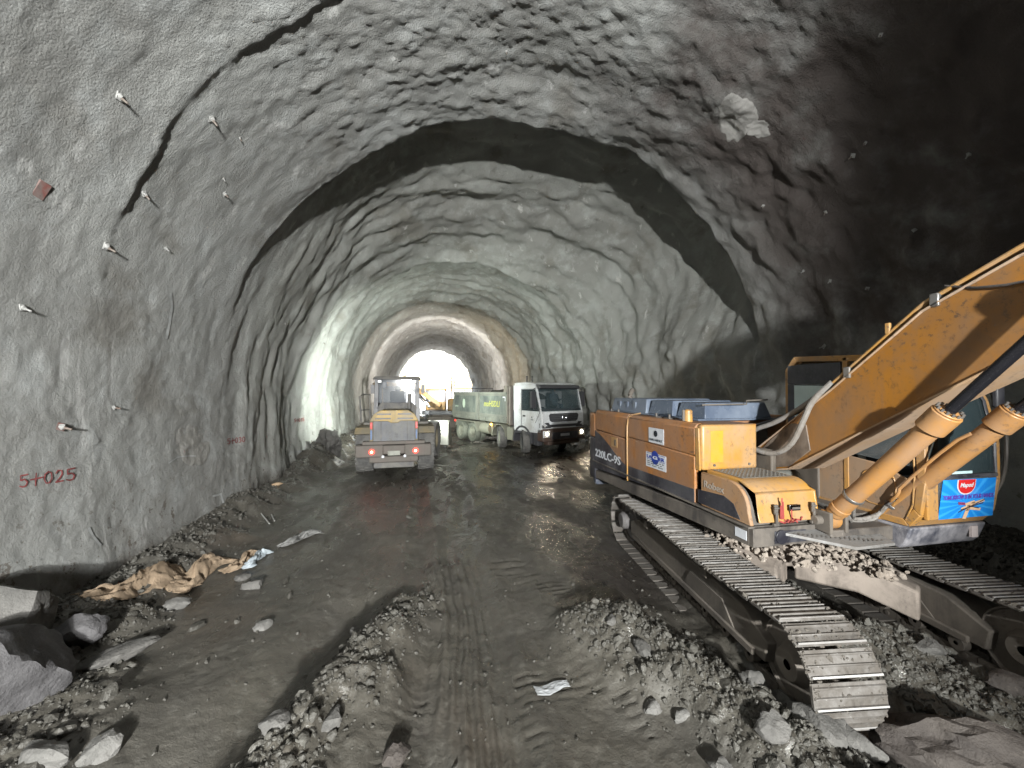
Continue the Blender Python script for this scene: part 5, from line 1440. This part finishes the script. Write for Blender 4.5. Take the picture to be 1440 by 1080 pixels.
# exhaust and air intake between cab and body
tk_(MB().tube([(-2.3, -1.0, 1.0), (-2.33, -1.05, 1.5), (-2.33, -1.02, 1.9), (-2.33, -.8, 2.1)], .07, 12, 2), 'intake_pipe', TGREY, 0)
tk_(MB().cyl((-2.25, -.75, 1.2), (-2.25, -.75, 2.0), .16, n=18), 'silencer', paint('silencer', (.25, .24, .2), (.2, .2, .17), .4, .6), .01)
# cab
cl = -2.12
cp_ = [(cl, .95), (-.02, .95), (.0, 1.35), (-.03, 1.82), (-.12, 1.90), (-.34, 2.80), (-.46, 2.98), (-.62, 3.06), (cl + .08, 3.10), (cl, 3.02)]
cabm = MB().prism([(x - .0, z) for x, z in cp_], -1.20, 1.20, 'y')
# hollow look: body is opaque below the belt; above it a windscreen and side windows lie over dark recesses
tk_(MB().prism([(cl, .95), (-.02, .95), (.0, 1.35), (-.03, 1.84), (-.06, 1.90), (cl, 1.90)], -1.22, 1.22, 'y'), 'cab_body', WHITE, .05, seg=3)
for s in (-1, 1):
    y0, y1 = s * 1.22, s * 1.15
    tk_(MB().prism([(cl, 1.88), (cl, 3.04), (-1.62, 3.04), (-1.50, 2.86), (-1.50, 1.88)], y0, y1, 'y'), 'rear_pillar', WHITE, .01)
    tk_(MB().prism([(-.20, 1.88), (-.10, 1.88), (-.36, 2.86), (-.46, 2.86)], y0, y1, 'y'), 'front_pillar', WHITE, .01)
    tk_(MB().prism([(-1.62, 3.04), (-.5, 3.02), (-.38, 2.84), (-1.52, 2.84)], y0, y1, 'y'), 'window_header', WHITE, .01)
    tk_(MB().prism([(-1.50, 1.89), (-.21, 1.89), (-.45, 2.85), (-1.50, 2.85)], s * 1.195, s * 1.185, 'y'), 'side_window', DARKGLASS if s < 0 else GLASS, 0, smooth=0)
    tk_(MB().tube([(-1.49, s*1.225, 1.20), (-1.50, s*1.222, 2.86), (-.48, s*1.222, 2.86), (-.14, s*1.225, 1.88), (-.45, s*1.225, 1.4)], .012, 6), 'door_gap', TGREY, 0)
    tk_(MB().box(-1.38, -1.18, min(s*1.22, s*1.235), max(s*1.22, s*1.235), 1.62, 1.70), 'door_handle', TGREY, .008)
    tk_(MB().box(-.42, -.28, min(s*1.30, s*1.55), max(s*1.30, s*1.55), 2.05, 2.75).tube([(-.45, s*1.2, 2.9), (-.36, s*1.42, 2.85), (-.36, s*1.42, 2.7)], .02, 6).tube([(-.3, s*1.2, 1.95), (-.34, s*1.42, 2.0), (-.34, s*1.42, 2.1)], .02, 6), 'mirror', TGREY, .03)
    tk_(MB().box(-1.95, -.75, min(s*1.0, s*1.24), max(s*1.0, s*1.24), .48 if False else .86, .96), 'sill', TGREY, .02)
    tk_(MB().box(-.62, -.30, min(s*.95, s*1.22), max(s*.95, s*1.22), .42, .93), 'step', TGREY, .03)
tk_(MB().prism([(cl, 3.03), (-.52, 3.03), (-.66, 3.12), (-1.2, 3.17), (cl + .05, 3.15)], -1.20, 1.20, 'y'), 'cab_roof', WHITE, .05, seg=3)
tk_(MB().box(cl, cl + .06, -1.15, 1.15, 1.9, 3.03), 'cab_back', WHITE, .01)
tk_(MB().box(cl + .07, -.3, -1.12, 1.12, 1.86, 1.915).box(-.72, -.12, -1.12, 1.12, 1.90, 2.0), 'dashboard', TGREY, .02)
tk_(MB().prism([(-.085, 1.90), (-.34, 2.86), (-.36, 2.86), (-.105, 1.90)], -1.14, 1.14, 'y'), 'windscreen', glass('windscreen', (.05, .08, .09), .28, .04), 0)
tk_(MB().prism([(-.36, 2.84), (-.18, 2.90), (-.24, 3.02), (-.52, 3.06)], -1.16, 1.16, 'y'), 'sun_visor', TGREY, .02)
tk_(MB().box(-.31, -.30, -.75, .75, 2.88, 2.92), 'visor_strip', plain('brown_print', (.25, .17, .08), .6), 0)
tk_(MB().box(-1.5, -1.0, -.75, -.25, 1.9, 2.05).box(-1.55, -1.42, -.75, -.25, 2.0, 2.7).box(-1.5, -1.0, .25, .75, 1.9, 2.05).box(-1.55, -1.42, .25, .75, 2.0, 2.7), 'seats', SEATM, .05)
for y in (-.5, .35):
    tk_(MB().tube([(-.09, y, 1.93), (-.16, y + .35, 2.18)], .011, 5), 'wiper', TGREY, 0)
# nose
tk_(MB().prism([(-.78, 1.80), (.78, 1.80), (.86, 1.72), (.80, 1.50), (.70, 1.44), (-.70, 1.44), (-.80, 1.50), (-.86, 1.72)], .0, .025, 'x'), 'grille', TGREY, .01)
for i in range(4): tk_(MB().box(.025, .034, -.74, .74, 1.49 + i * .08, 1.505 + i * .08), 'grille_bar', plain('grille_grey', (.12, .12, .125), .4), .002)
tk_(MB().lathe([(.085, 0), (.10, .012), (.115, 0)], (.034, 0, 1.62), (1, 0, 0), 24).box(.036, .044, -.1, .1, 1.61, 1.63), 'ring_emblem', CHROME, .001)
tk_(MB().box(.0, .03, -.95, .95, 1.22, 1.33), 'lower_grille', TGREY, .012)
tk_(MB().box(-.35, .06, -1.22, 1.22, .62, 1.16).box(-.3, .02, -.9, .9, .45, .62), 'bumper', TLOW, .05, seg=3)
tk_(MB().box(.055, .075, -.75, .75, .70, 1.0), 'bumper_slot', BLACKP, .01)
tk_(MB().box(.076, .084, -.26, .26, .82, .93), 'number_plate', WHITEDECAL, .003)
for s in (-1, 1):
    tk_(MB().hexa([(.0, s*.70, 1.18), (.02, s*1.20, 1.18), (-.2, s*1.225, 1.18), (-.2, s*.7, 1.18)], [(.03, s*.86, 1.42), (-.02, s*1.21, 1.40), (-.2, s*1.225, 1.4), (-.2, s*.86, 1.42)]), 'headlight_housing', TGREY, .02)
    tk_(MB().box(-.1, .065, min(s*.82, s*1.21), max(s*.82, s*1.21), .78, 1.10), 'lamp_bezel', WHITE, .03)
    hl_ = tk_(MB().cyl((.062, s*1.0, .95), (.082, s*1.0, .95), .065, n=18), 'headlight', HEADLAMP, .002)
    tk_(MB().cyl((.03, s*1.1, 1.28), (.045, s*1.1, 1.28), .05, n=14), 'upper_lamp', plain('lamp_glass', (.5, .5, .5), .15), 0)
    MT = Matrix.Translation(TO) @ Matrix.Rotation(TRZ, 4, 'Z')
    add_light('headlamp_beam', 'SPOT', MT @ Vector((.12, s*1.0, .95)), MT @ Vector((9, s*1.2, .55)), TRUCK_HEAD, (1, .84, .62), .05, 110, .8)
for y in (-.9, -.6): tk_(MB().cyl((-1.5, y, 3.15), (-1.5, y, 3.42), .035, n=10).cyl((-1.5, y, 3.42), (-1.5, y, 3.46), .05, n=10), 'air_horn', CHROME, 0)
tk_(MB().box(-.72, -.68, -1.235, -1.225, 1.58, 1.66).box(-.78, -.6, -1.232, -1.226, 1.50, 1.53), 'door_mark', DARKDECAL, 0)
mt_ = Matrix.Translation(TO) @ Matrix.Rotation(TRZ, 4, 'Z')
driver(mt_ @ Vector((-1.28, .5, 2.08)), TRZ - math.pi / 2, 'driver behind the windscreen of the white dump truck', plain('work_shirt', (.10, .13, .16), .8))

# ------------------------------------------------------------------ small yellow excavator far down the drive
def far_digger(loc, rz):
    D = empty('tracked_digger', loc, rz, 'small looking yellow tracked digger far down the tunnel, its boom reaching left against the daylight', 'excavator')
    FY = paint('far_digger_yellow', (.34, .18, .025), (.10, .08, .05), .55, .5)
    def b(mb, n, m, be=.02, p=None): return mb.build(n, m, p or D, be)
    for s in (-1, 1):
        b(MB().prism([(-1.9, .25), (-1.6, 0), (1.6, 0), (1.9, .25), (1.9, .6), (1.6, .85), (-1.6, .85), (-1.9, .6)], s * 1.25, s * .7, 'y'), 'crawler_track', MUDDY)
    b(MB().box(-.9, .9, -.75, .75, .4, 1.0), 'carbody', MUDDY)
    b(MB().box(-1.6, 2.1, -1.3, 1.3, 1.0, 1.3), 'platform', BLACKP)
    b(MB().box(.3, 2.1, -1.3, 1.3, 1.3, 2.2), 'engine_housing', FY, .08)
    b(MB().box(1.7, 2.5, -1.25, 1.25, 1.05, 2.1), 'counterweight', BLACKP, .12)
    c_ = b(MB().box(-1.6, -.05, .35, 1.3, 1.3, 1.95), 'cab', FY, .05)
    b(MB().box(-1.6, -.05, .35, 1.3, 2.85, 2.98), 'cab_roof', FY, .04, c_)
    for x, y in ((-1.55, .4), (-1.55, 1.25), (-.1, .4), (-.1, 1.25)): b(MB().box(x-.05, x+.05, y-.05, y+.05, 1.95, 2.85), 'pillar', BLACKP, .01, c_)
    b(MB().box(-1.55, -.1, .38, .40, 1.95, 2.85).box(-1.58, -1.56, .4, 1.25, 1.95, 2.85), 'window', GLASS, 0, c_)
    b(MB().prism([(-.4, 1.5), (-.3, 1.8), (-1.8, 2.9), (-2.6, 3.35), (-4.4, 3.5), (-5.2, 3.4), (-5.2, 3.2), (-4.3, 3.2), (-2.7, 2.95), (-1.9, 2.55)], -.2, .2, 'y'), 'boom', FY, .02)
    b(MB().prism([(-4.9, 3.6), (-5.3, 3.7), (-5.6, 3.4), (-5.1, 1.3), (-4.9, 1.3)], -.16, .16, 'y'), 'arm', FY, .02)
    b(MB().cyl((-1.2, -.3, 1.5), (-2.5, -.3, 3.0), .09).cyl((-1.2, .3, 1.5), (-2.5, .3, 3.0), .09), 'boom_cylinder', CHROME, 0)
    b(MB().box(-5.25, -4.75, -.3, .3, .9, 1.4).cyl((-5.0, 0, .9), (-5.0, 0, .1), .07, .05), 'rock_breaker', BLACKP, .03)
    b(MB().cyl((.8, -.9, 2.2), (.8, -.9, 2.6), .06), 'exhaust', MUDDY, 0)
    bc = b(MB().cyl((1.0, .6, 2.2), (1.0, .6, 2.34), .09, n=14), 'beacon', AMBER, 0)
    return D
far_digger((.9, 31.5, 0), R(-8))
add_light('far_lamp', 'SPOT', (1.4, 30.2, 2.5), (6.5, 36, 3.5), FAR_LAMP * .55, (1, .86, .66), .1, 150, .6)
add_light('far_lamp', 'SPOT', (.9, 34.2, 2.9), (.6, 48, 6.0), FAR_LAMP * 2.4, (1, .96, .95), .15, 160, .6)  # fill added to brighten the far end, no lamp on the digger
add_light('far_lamp', 'SPOT', (.2, 29.9, 2.9), (-4, 36, 4.0), FAR_LAMP * .7, (1, .98, .94), .15, 160, .6)  # fill added to brighten the far left wall
# ------------------------------------------------------------------ things on the tunnel wall
bvh = BVHTree.FromPolygons([Vector(p) for p in tco], [tuple(f) for f in grid_faces(len(ys), nS).tolist()])
def hit(px, py, off=.0):
    """where the line of sight through a point of the photograph meets the lining"""
    p, n, i, d = bvh.ray_cast(Vector(CAM), ray(px, py))
    if n.dot(ray(px, py)) > 0: n = -n
    return p + n * off, n
SPRAY = plain('red_spray_on_concrete', (.26, .06, .06), .85, var=.4)
LIME = plain('pale_lime_streak', (.37, .38, .38), .85, var=.2)
def wall_mark(name, lines, w, mat, label=None, off=.012):
    mb = MB(); mpx = .012
    for ln in lines:
        for a, b in zip(ln[:-1], ln[1:]):
            a, b = Vector(a), Vector(b); L = (b - a).length
            if L < .01: continue
            d = (b - a) / L; n_ = Vector((-d.y, d.x)) * w / 2; k = max(1, int(L / 2.5)); e = d * w * .3
            pts = [a - e + (b - a + 2 * e) * i / k for i in range(k + 1)]
            L_ = [hit(*(q + n_), off)[0] for q in pts]; R_ = [hit(*(q - n_), off)[0] for q in pts]
            mb.add(L_ + R_, [(i, i + 1, i + k + 2, i + k + 1) for i in range(k)])
    o = mb.build(name, mat, tunnel, smooth=0)
    if label: o['label'] = label
    return o
# station numbers sprayed on the wall
def glyph(ch, x, y, w, h, sl):
    G = {'5': [[(1, 0), (.1, .05), (.12, .45), (.6, .38), (.95, .62), (.8, .92), (.35, 1), (0, .9)]],
         '+': [[(.5, .0), (.45, 1.05)], [(-.05, .5), (1.1, .42)]],
         '0': [[(.5, 0), (.1, .2), (0, .6), (.25, .95), (.65, .95), (.95, .6), (.85, .15), (.5, 0)]],
         '2': [[(.05, .25), (.3, 0), (.75, .05), (.85, .35), (.5, .7), (.05, 1), (1, .95)]],
         '3': [[(.1, .1), (.6, 0), (.85, .2), (.4, .45), (.9, .65), (.7, .95), (.1, .95)]],
         '4': [[(.6, 0), (0, .65), (1, .6)], [(.7, .3), (.65, 1)]]}
    return [[(x + u * w, y + v * h + sl * (u * w)) for u, v in ln] for ln in G[ch]]
def station(txt, x, y, w, h, gap, sl, lw):
    L = []; X_ = x
    for i, ch in enumerate(txt):
        ww = w * (1.25 if ch == '+' else 1)
        L += glyph(ch, X_, y + sl * (X_ - x), ww, h * (1.0 - .012 * i), sl); X_ += ww + gap
    return L
wall_mark('station_number', station('5+025', 29, 668, 11.5, 17, 4.2, -.13, 1.9), 1.9, SPRAY, 'station number 5+025 sprayed in dark red')
wall_mark('station_number', station('5+030', 320, 617, 3.8, 7.5, 1.2, -.12, .9), .9, SPRAY, 'small station number 5+030 sprayed in red')
wall_mark('station_number', station('5+035', 414, 589, 2.0, 4.5, .8, -.1, .7), .7, SPRAY)
wall_mark('chalk_line', [[(238, 651), (250, 643), (262, 641), (276, 641)], [(408, 636), (428, 634)]], 1.5, LIME)
wall_mark('lime_streak', [[(128, 742), (133, 752), (144, 765)], [(237, 412), (239, 430), (236, 455), (232, 475)]], 3.5, LIME)
wall_mark('lime_streak', [[(312, 694), (316, 708), (321, 722), (327, 742)], [(301, 697), (313, 694)]], 2.5, LIME)

def patch(name, cx, cy, rx, ry, mat, seed, amp=.35, off=.02, label=None, n=80, parent=tunnel, holes=0):
    mb = MB(); c, nn = hit(cx, cy, off + .02); V = [c]; F = []
    rings = 14
    for k in range(1, rings + 1):
        for i in range(n):
            a = 2 * math.pi * i / n
            rr = (1 + amp * float(noise([math.cos(a) * 1.6 + seed], [math.sin(a) * 1.6], s=seed)[0]) + amp * .5 * float(noise([math.cos(a) * 5 + seed], [math.sin(a) * 5], s=seed + 1)[0])) * k / rings
            px, py = cx + rx * rr * math.cos(a), cy + ry * rr * math.sin(a)
            V.append(hit(px, py, off * (1 if k < rings else -.6) + .012 * float(noise([px * .15], [py * .15], s=seed)[0]))[0])
    for i in range(n): F.append((0, 1 + i, 1 + (i + 1) % n))
    for k in range(rings - 1):
        for i in range(n):
            F.append((1 + k*n + i, 1 + (k+1)*n + i, 1 + (k+1)*n + (i+1) % n, 1 + k*n + (i+1) % n))
    mb.add(V, F)
    o = mb.build(name, mat, parent, smooth=60)
    if label: o['label'] = label
    return o
PALEC = stone_mat('pale_new_concrete', (.20, .195, .185), (.27, .262, .25), rough=.85)
patch('pale_patch', 1040, 160, 27, 32, PALEC, 5, .35, .012, 'pale grey ragged patch of fresh concrete')
patch('pale_patch', 1071, 176, 17, 13, PALEC, 9, .4, .012)
SHADOWC = stone_mat('shadowed_concrete', (.19, .185, .175), (.24, .235, .22), rough=.7)  # cast shadow on the wall, painted as darker concrete
patch('shadow_patch', 272, 628, 26, 28, SHADOWC, 12, .3, .006, 'darker patch low on the wall, a painted shadow')
REDP = paint('red_painted_plate', (.17, .055, .045), (.16, .13, .12), .5, .8, scale=9)
CRUST = stone_mat('crusted_steel', (.25, .25, .24), (.34, .34, .33))
RUSTY = paint('rusty_bar', (.10, .055, .035), (.22, .2, .18), .5, .7, scale=9)
def bolt(px, py, label, size=1.0, plate=None, rod=.22, droop=(-.2, .0, -.8)):
    p, n = hit(px, py)
    e = empty('rock_bolt', p, 0, label, 'rock bolt', 'rock bolts sticking out of the sprayed concrete')
    q = n.to_track_quat('Z', 'Y')
    rr_ = np.random.RandomState(int(px * 7 + py))
    size *= .42
    s = .085 * size
    pl = MB().box(-s, s, -s, s, .0, .014, (q.to_matrix().to_4x4() @ Matrix.Rotation(rr_.uniform(0, 1.5), 4, 'Z') @ Matrix.Rotation(rr_.uniform(-.3, .3), 4, 'X')))
    pl.build('plate', plate or CRUST, e, .006)
    me = rock_mesh('crust', int(px) + 3, 2, CRUST, 9, .15, (s * .8, s * .8, s * .8)); c_o = bpy.data.objects.new('crust', me); C.objects.link(c_o); c_o.parent = e
    c_o.location = n * s * .25
    d = (n + Vector(droop) * rr_.uniform(.3, 1)).normalized()
    MB().cyl((0, 0, 0), d * rod * size, .017 * size ** .5, n=8).cyl(d * rod * size * .35, d * rod * size * .5, .035 * size, n=6).build('stub', RUSTY if rr_.rand() < .6 else CRUST, e, 0)
    return e
B = [(160, 130, 'rock bolt high on the left wall beside the dark ledge', 1.3), (292, 162, 'drooping rock bolt on the left shoulder of the arch, below the long ledge', 1.4),
     (145, 345, 'pale bolt with a hanging flap, upper left wall', 1.4), (198, 270, 'rock bolt in the crease left of the arch edge', 1.1),
     (230, 348, 'small bolt on the left wall right of the hanging flap', .8), (28, 432, 'long bent bolt near the left picture edge, half way up', 1.0),
     (160, 573, 'round pale bolt head on the left wall above the number 5+025', .9), (333, 190, 'tiny bolt right of the drooping one on the left shoulder', .6),
     (312, 270, 'white crusted bolt head between the two creases of the left shoulder', 1.0), (310, 248, 'needle thin bolt above the white crusted head', .6),
     (712, 65, 'single white headed bolt at the top of the arch', .8), (640, 258, 'bolt hanging from the roof just beyond the dark arch', 1.3),
     (1132, 380, 'bolt on the right wall left of the two white heads', .9), (1170, 394, 'white bolt head above the excavator cab, left one of two', 1.0),
     (1222, 405, 'white bolt head above the excavator cab, right one of two', 1.0), (930, 463, 'small glinting bolt on the right wall above the engine cover', .9),
     (1076, 287, 'bolt on the right shoulder under the pale patch', .9), (1165, 296, 'bolt on the dark right shoulder', 1.0), (1247, 41, 'white dot bolt in the dark upper right corner', .7),
     (1223, 197, 'white dot bolt below the corner one, dark right roof', .8), (1205, 215, 'brown crusted bolt beside the white dot, right roof', 1.2), (1290, 322, 'bolt on the dark wall above the boom', .9),
     (1370, 213, 'rusty bolt at the far right of the dark roof', .9), (400, 455, 'tiny bright bolt on the left wall beyond the arch', .8), (455, 482, 'tiny bolt just left of the lit bay', .8),
     (1160, 487, 'square crusted plate bolt on the right wall behind the cab roof', 1.5), (85, 600, 'red painted bolt plate above the number 5+025', 1.4)]
for x, y, lb, sz_ in B:
    bolt(x, y, lb, sz_, plate=REDP if 'red' in lb else None)
# red square plate
p, n = hit(52, 265, .0)
pe = MB().box(-.10, .10, -.065, .065, -.02, .008, n.to_track_quat('Z', 'Y').to_matrix().to_4x4() @ Matrix.Rotation(1.45, 4, 'Z'))
o = pe.build('wall_plate', REDP, None, .008); o.location = p
tag(o, 'reddish square steel plate fixed high on the left wall', 'plate')

# ------------------------------------------------------------------ boulders and loose stones
def rock(px, py, z, size, seed, label, mat=STONE, sub=4, planes=12, name='rock', cat='rock', group=None, rz=0, rough=.07, tilt=0):
    x, y = ground_xy(px, py, z)
    me = rock_mesh(name, seed, sub, mat, planes, rough, size)
    o = bpy.data.objects.new(name, me); C.objects.link(o)
    o.location = (x, y, max(gz(x, y) + size[2] * .35, 0)); o.rotation_euler = (tilt, tilt * .5, rz)
    return tag(o, label, cat, group)
rock(18, 890, .42, (.42, .36, .36), 17, 'large grey boulder with slanting layers against the left wall, behind the veined slab', STONE, rz=.4, name='boulder', cat='boulder')
rock(14, 968, .30, (.50, .36, .36), 29, 'big grey slab boulder crossed by a thin pale vein, lower left corner', STONEV, planes=7, rz=-.5, name='boulder', cat='boulder', rough=.05)
rock(112, 912, .18, (.24, .2, .16), 35, 'dark rounded stone with pale edges right of the big left boulders', STONEV, name='boulder', cat='boulder')
rock(165, 928, .1, (.32, .14, .09), 36, 'long flat grey stone right of the dark rounded stone', STONE, rz=.7, name='boulder', cat='boulder')
rock(1345, 1035, .28, (.62, .30, .30), 41, 'long brown crusted boulder in the lower right corner before the tracks', STONEB, rz=-.75, name='boulder', cat='boulder', planes=16, rough=.12)
rock(466, 640, .25, (.5, .5, .62), 52, 'dark lump of rock leaning on the left wall beside the loader', stone_mat('dark_rock', (.05, .048, .045), (.09, .085, .08)), name='boulder', cat='boulder', planes=22, rough=.2)
PALES = stone_mat('pale_stone', (.10, .098, .092), (.155, .15, .142))
RK = [(1105, 965, .30, .15, 'grey rock on the ridge just left of the near track end'), (1148, 1010, .28, .17, 'biggest angular grey rock touching the near track end'),
      (1195, 1040, .22, .13, 'angular rock under the near track end'), (1052, 962, .26, .10, 'rounded rock on the ridge, left of the two grey rocks at the track end'),
      (916, 978, .12, .085, 'pale speckled rock on the near flank of the right hand spoil heap'), (955, 992, .1, .08, 'grey rock right of the pale speckled one'),
      (1078, 1035, .2, .11, 'grey rock at the bottom edge below the ridge'), (1010, 1060, .12, .09, 'small rock at the bottom edge right of the middle'),
      (250, 850, .08, .13, 'pale stone just right of the tan sheets'), (375, 872, .05, .09, 'single pale stone lying on the smooth mud left of the ridge'),
      (360, 815, .08, .12, 'rounded stone beside the blue white scrap'), (345, 800, .1, .09, 'small stone left of the rounded stone by the scrap'),
      (505, 865, .22, .08, 'topmost lump of the left spoil ridge'), (560, 1045, .1, .10, 'brown stone at the foot of the left spoil ridge'),
      (470, 1010, .18, .09, 'grey stone half way down the left spoil ridge'), (390, 1050, .1, .12, 'stone at the bottom edge left of the spoil ridge'),
      (1300, 940, .2, .11, 'rock in the loose muck between the two tracks'), (1250, 905, .2, .09, 'smaller rock behind it, close to the inside of the near track'),
      (150, 1045, .12, .11, 'pale stone at the bottom edge below the left boulders'), (75, 1060, .15, .14, 'pale stone at the bottom edge in the left corner'),
      (1410, 980, .25, .13, 'brown rock at the right picture edge behind the long boulder'), (900, 885, .38, .09, 'rock on top of the right hand spoil heap'),
      (860, 860, .38, .07, 'small rock at the left end of the top of the right hand spoil heap')]
for i, (px, py, z, r_, lb) in enumerate(RK):
    rock(px, py, z, (r_ * random.uniform(.95, 1.3), r_ * random.uniform(.75, 1), r_ * random.uniform(.6, .8)), 100 + i * 7, lb,
         STONEB if 'brown' in lb else (PALES if 'pale' in lb else STONE), 3, 10, rz=random.uniform(0, 3), tilt=random.uniform(-.4, .4), rough=.12)
rock(392, 688, .1, (.16, .07, .05), 61, 'small tan stone at the foot of the left wall', stone_mat('tan_stone', (.35, .24, .15), (.42, .31, .2)), 3, rz=.3)

# crumpled sheets by the wall
def sheet(px, py, L, W, H, rz, seed, mat, label, name='crumpled_sheet', cat='sheet'):
    x, y = ground_xy(px, py, .12)
    n, m = 44, 26
    u, v = np.meshgrid(np.linspace(-.5, .5, n), np.linspace(-.5, .5, m))
    cr = 1 - 2 * np.abs(fbm(u * 5 + seed, v * 4, s=seed, o=3, g=.45)); env = np.clip(1 - (2 * np.abs(v)) ** 2.2, 0, 1) * np.clip(1 - (2 * np.abs(u)) ** 4, 0, 1)
    Z = H * env * (.35 + .65 * cr) + .02
    wob = 1 + .25 * fbm(u * 3, v * 0, s=seed + 5, o=2)
    k_ = min(1, H / .1); X = u * L + .04 * k_ * fbm(u * 4, v * 4, s=seed + 1, o=2); Y = v * W * wob + k_ * (.06 * fbm(u * 4, v * 4, s=seed + 2, o=2) + .12 * np.sin(u * 5))
    cs, sn = math.cos(rz), math.sin(rz)
    wx, wy = X * cs - Y * sn, X * sn + Y * cs
    zz = ground_h(wx + x, wy + y, False) + Z
    o = np_mesh(name, np.stack([wx, wy, zz], -1).reshape(-1, 3), grid_faces(m, n), mat)
    o.location = (x, y, 0)
    so = o.modifiers.new('thick', 'SOLIDIFY'); so.thickness = .006
    return tag(o, label, cat)
TAN = stone_mat('tan_geotextile', (.20, .145, .095), (.28, .21, .145), rough=.8)
sheet(205, 835, 1.25, .40, .17, 1.05, 3, TAN, 'tan crumpled sheet, nearest and widest of those along the foot of the left wall')
sheet(285, 798, 1.2, .32, .15, 1.15, 8, TAN, 'tan crumpled sheet in the middle of the row along the left wall')
sheet(345, 778, .7, .22, .11, 1.0, 14, TAN, 'small tan crumpled sheet, farthest of the row along the left wall')
sheet(362, 776, .55, .16, .12, .9, 21, plain('bluish_plastic', (.30, .34, .37), .4), 'blue white plastic scrap lying on the farthest tan sheet', 'plastic_scrap', 'scrap')
sheet(425, 750, .8, .14, .10, .6, 25, plain('pale_scrap', (.17, .17, .165), .7), 'long pale crumpled scrap lying alone on the mud by the left wall', 'plastic_scrap', 'scrap')
sheet(776, 945, .34, .10, .012, .1, 31, plain('white_scrap', (.30, .31, .32), .35), 'small flat white scrap pressed into the track prints', 'flat_scrap', 'scrap')

# steel bars
def bar(name, a, b, r, mat, label, cat='steel bar'):
    o = MB().cyl((0, 0, 0), Vector(b) - Vector(a), r, n=8).build(name, mat, None, 0); o.location = a
    return tag(o, label, cat)
for (x0, y0, x1, y1, lb) in ((348, 700, 381, 738, 'thin pale steel bar leaning at the foot of the left wall, longer of two'), (368, 700, 388, 734, 'thin pale steel bar beside the longer one at the left wall')):
    a = hit(x0, y0, .06)[0]; b = Vector((*ground_xy(x1, y1, .02), .06))
    bar('steel_bar', a, b, .013, CRUST, lb)
x, y = front_xz(1368, 788, 3.5)[0], 3.5
bar('steel_bar', (6.0, 4.0, .55), (6.72, 4.35, 1.12), .028, paint('pale_bar', (.32, .3, .27), (.2, .18, .16), .5), 'thick dusty bar leaning beside the right track under the cab')

# portal surroundings
for i, (x, y, h_) in enumerate(((3.6, 84, 8.5), (-6.5, 95, 7.0))):
    e = empty('bare_tree', (x, y, -.06), 0, ('thin tree in the daylight at the right side of the tunnel mouth', 'thin tree in the daylight at the left side beyond the tunnel mouth')[i], 'tree')
    BARK = plain('bark', (.07, .06, .05), .9); LEAF = plain('leaf', (.06, .09, .03), .8)
    MB().tube([(0, 0, 0), (.1, 0, h_ * .4), (-.05, .1, h_ * .75), (0, 0, h_)], lambda t: .13 * (1 - t) + .02, 8, 1).build('trunk', BARK, e)
    cr_ = MB(); r2 = random.Random(i + 4)
    for k in range(9):
        z = h_ * (.35 + .07 * k); a = r2.uniform(0, 6.3); L = (1.15 - .1 * k) * 1.3
        e1 = Vector((math.cos(a) * L, math.sin(a) * L, z + L * .6))
        MB().tube([(0, 0, z), e1 * .5 + Vector((0, 0, z * .5 + .05)), e1], lambda t: .045 * (1 - t) + .01, 5).build('branch', BARK, e)
        for q in range(60):
            c_ = e1 * r2.uniform(.5, 1.1); c_.z = z + (e1.z - z) * r2.uniform(.4, 1.2)
            c_ += Vector((r2.gauss(0, .25), r2.gauss(0, .25), r2.gauss(0, .25)))
            d1 = Vector((r2.gauss(0, 1), r2.gauss(0, 1), r2.gauss(0, 1))).normalized() * .09; d2 = d1.cross(Vector((r2.gauss(0, 1), 1, .3))).normalized() * .05
            cr_.add([c_ - d1, c_ + d2, c_ + d1, c_ - d2], [(0, 1, 2, 3)])
    tag(cr_.build('crown', LEAF, e, smooth=0), kind='stuff')
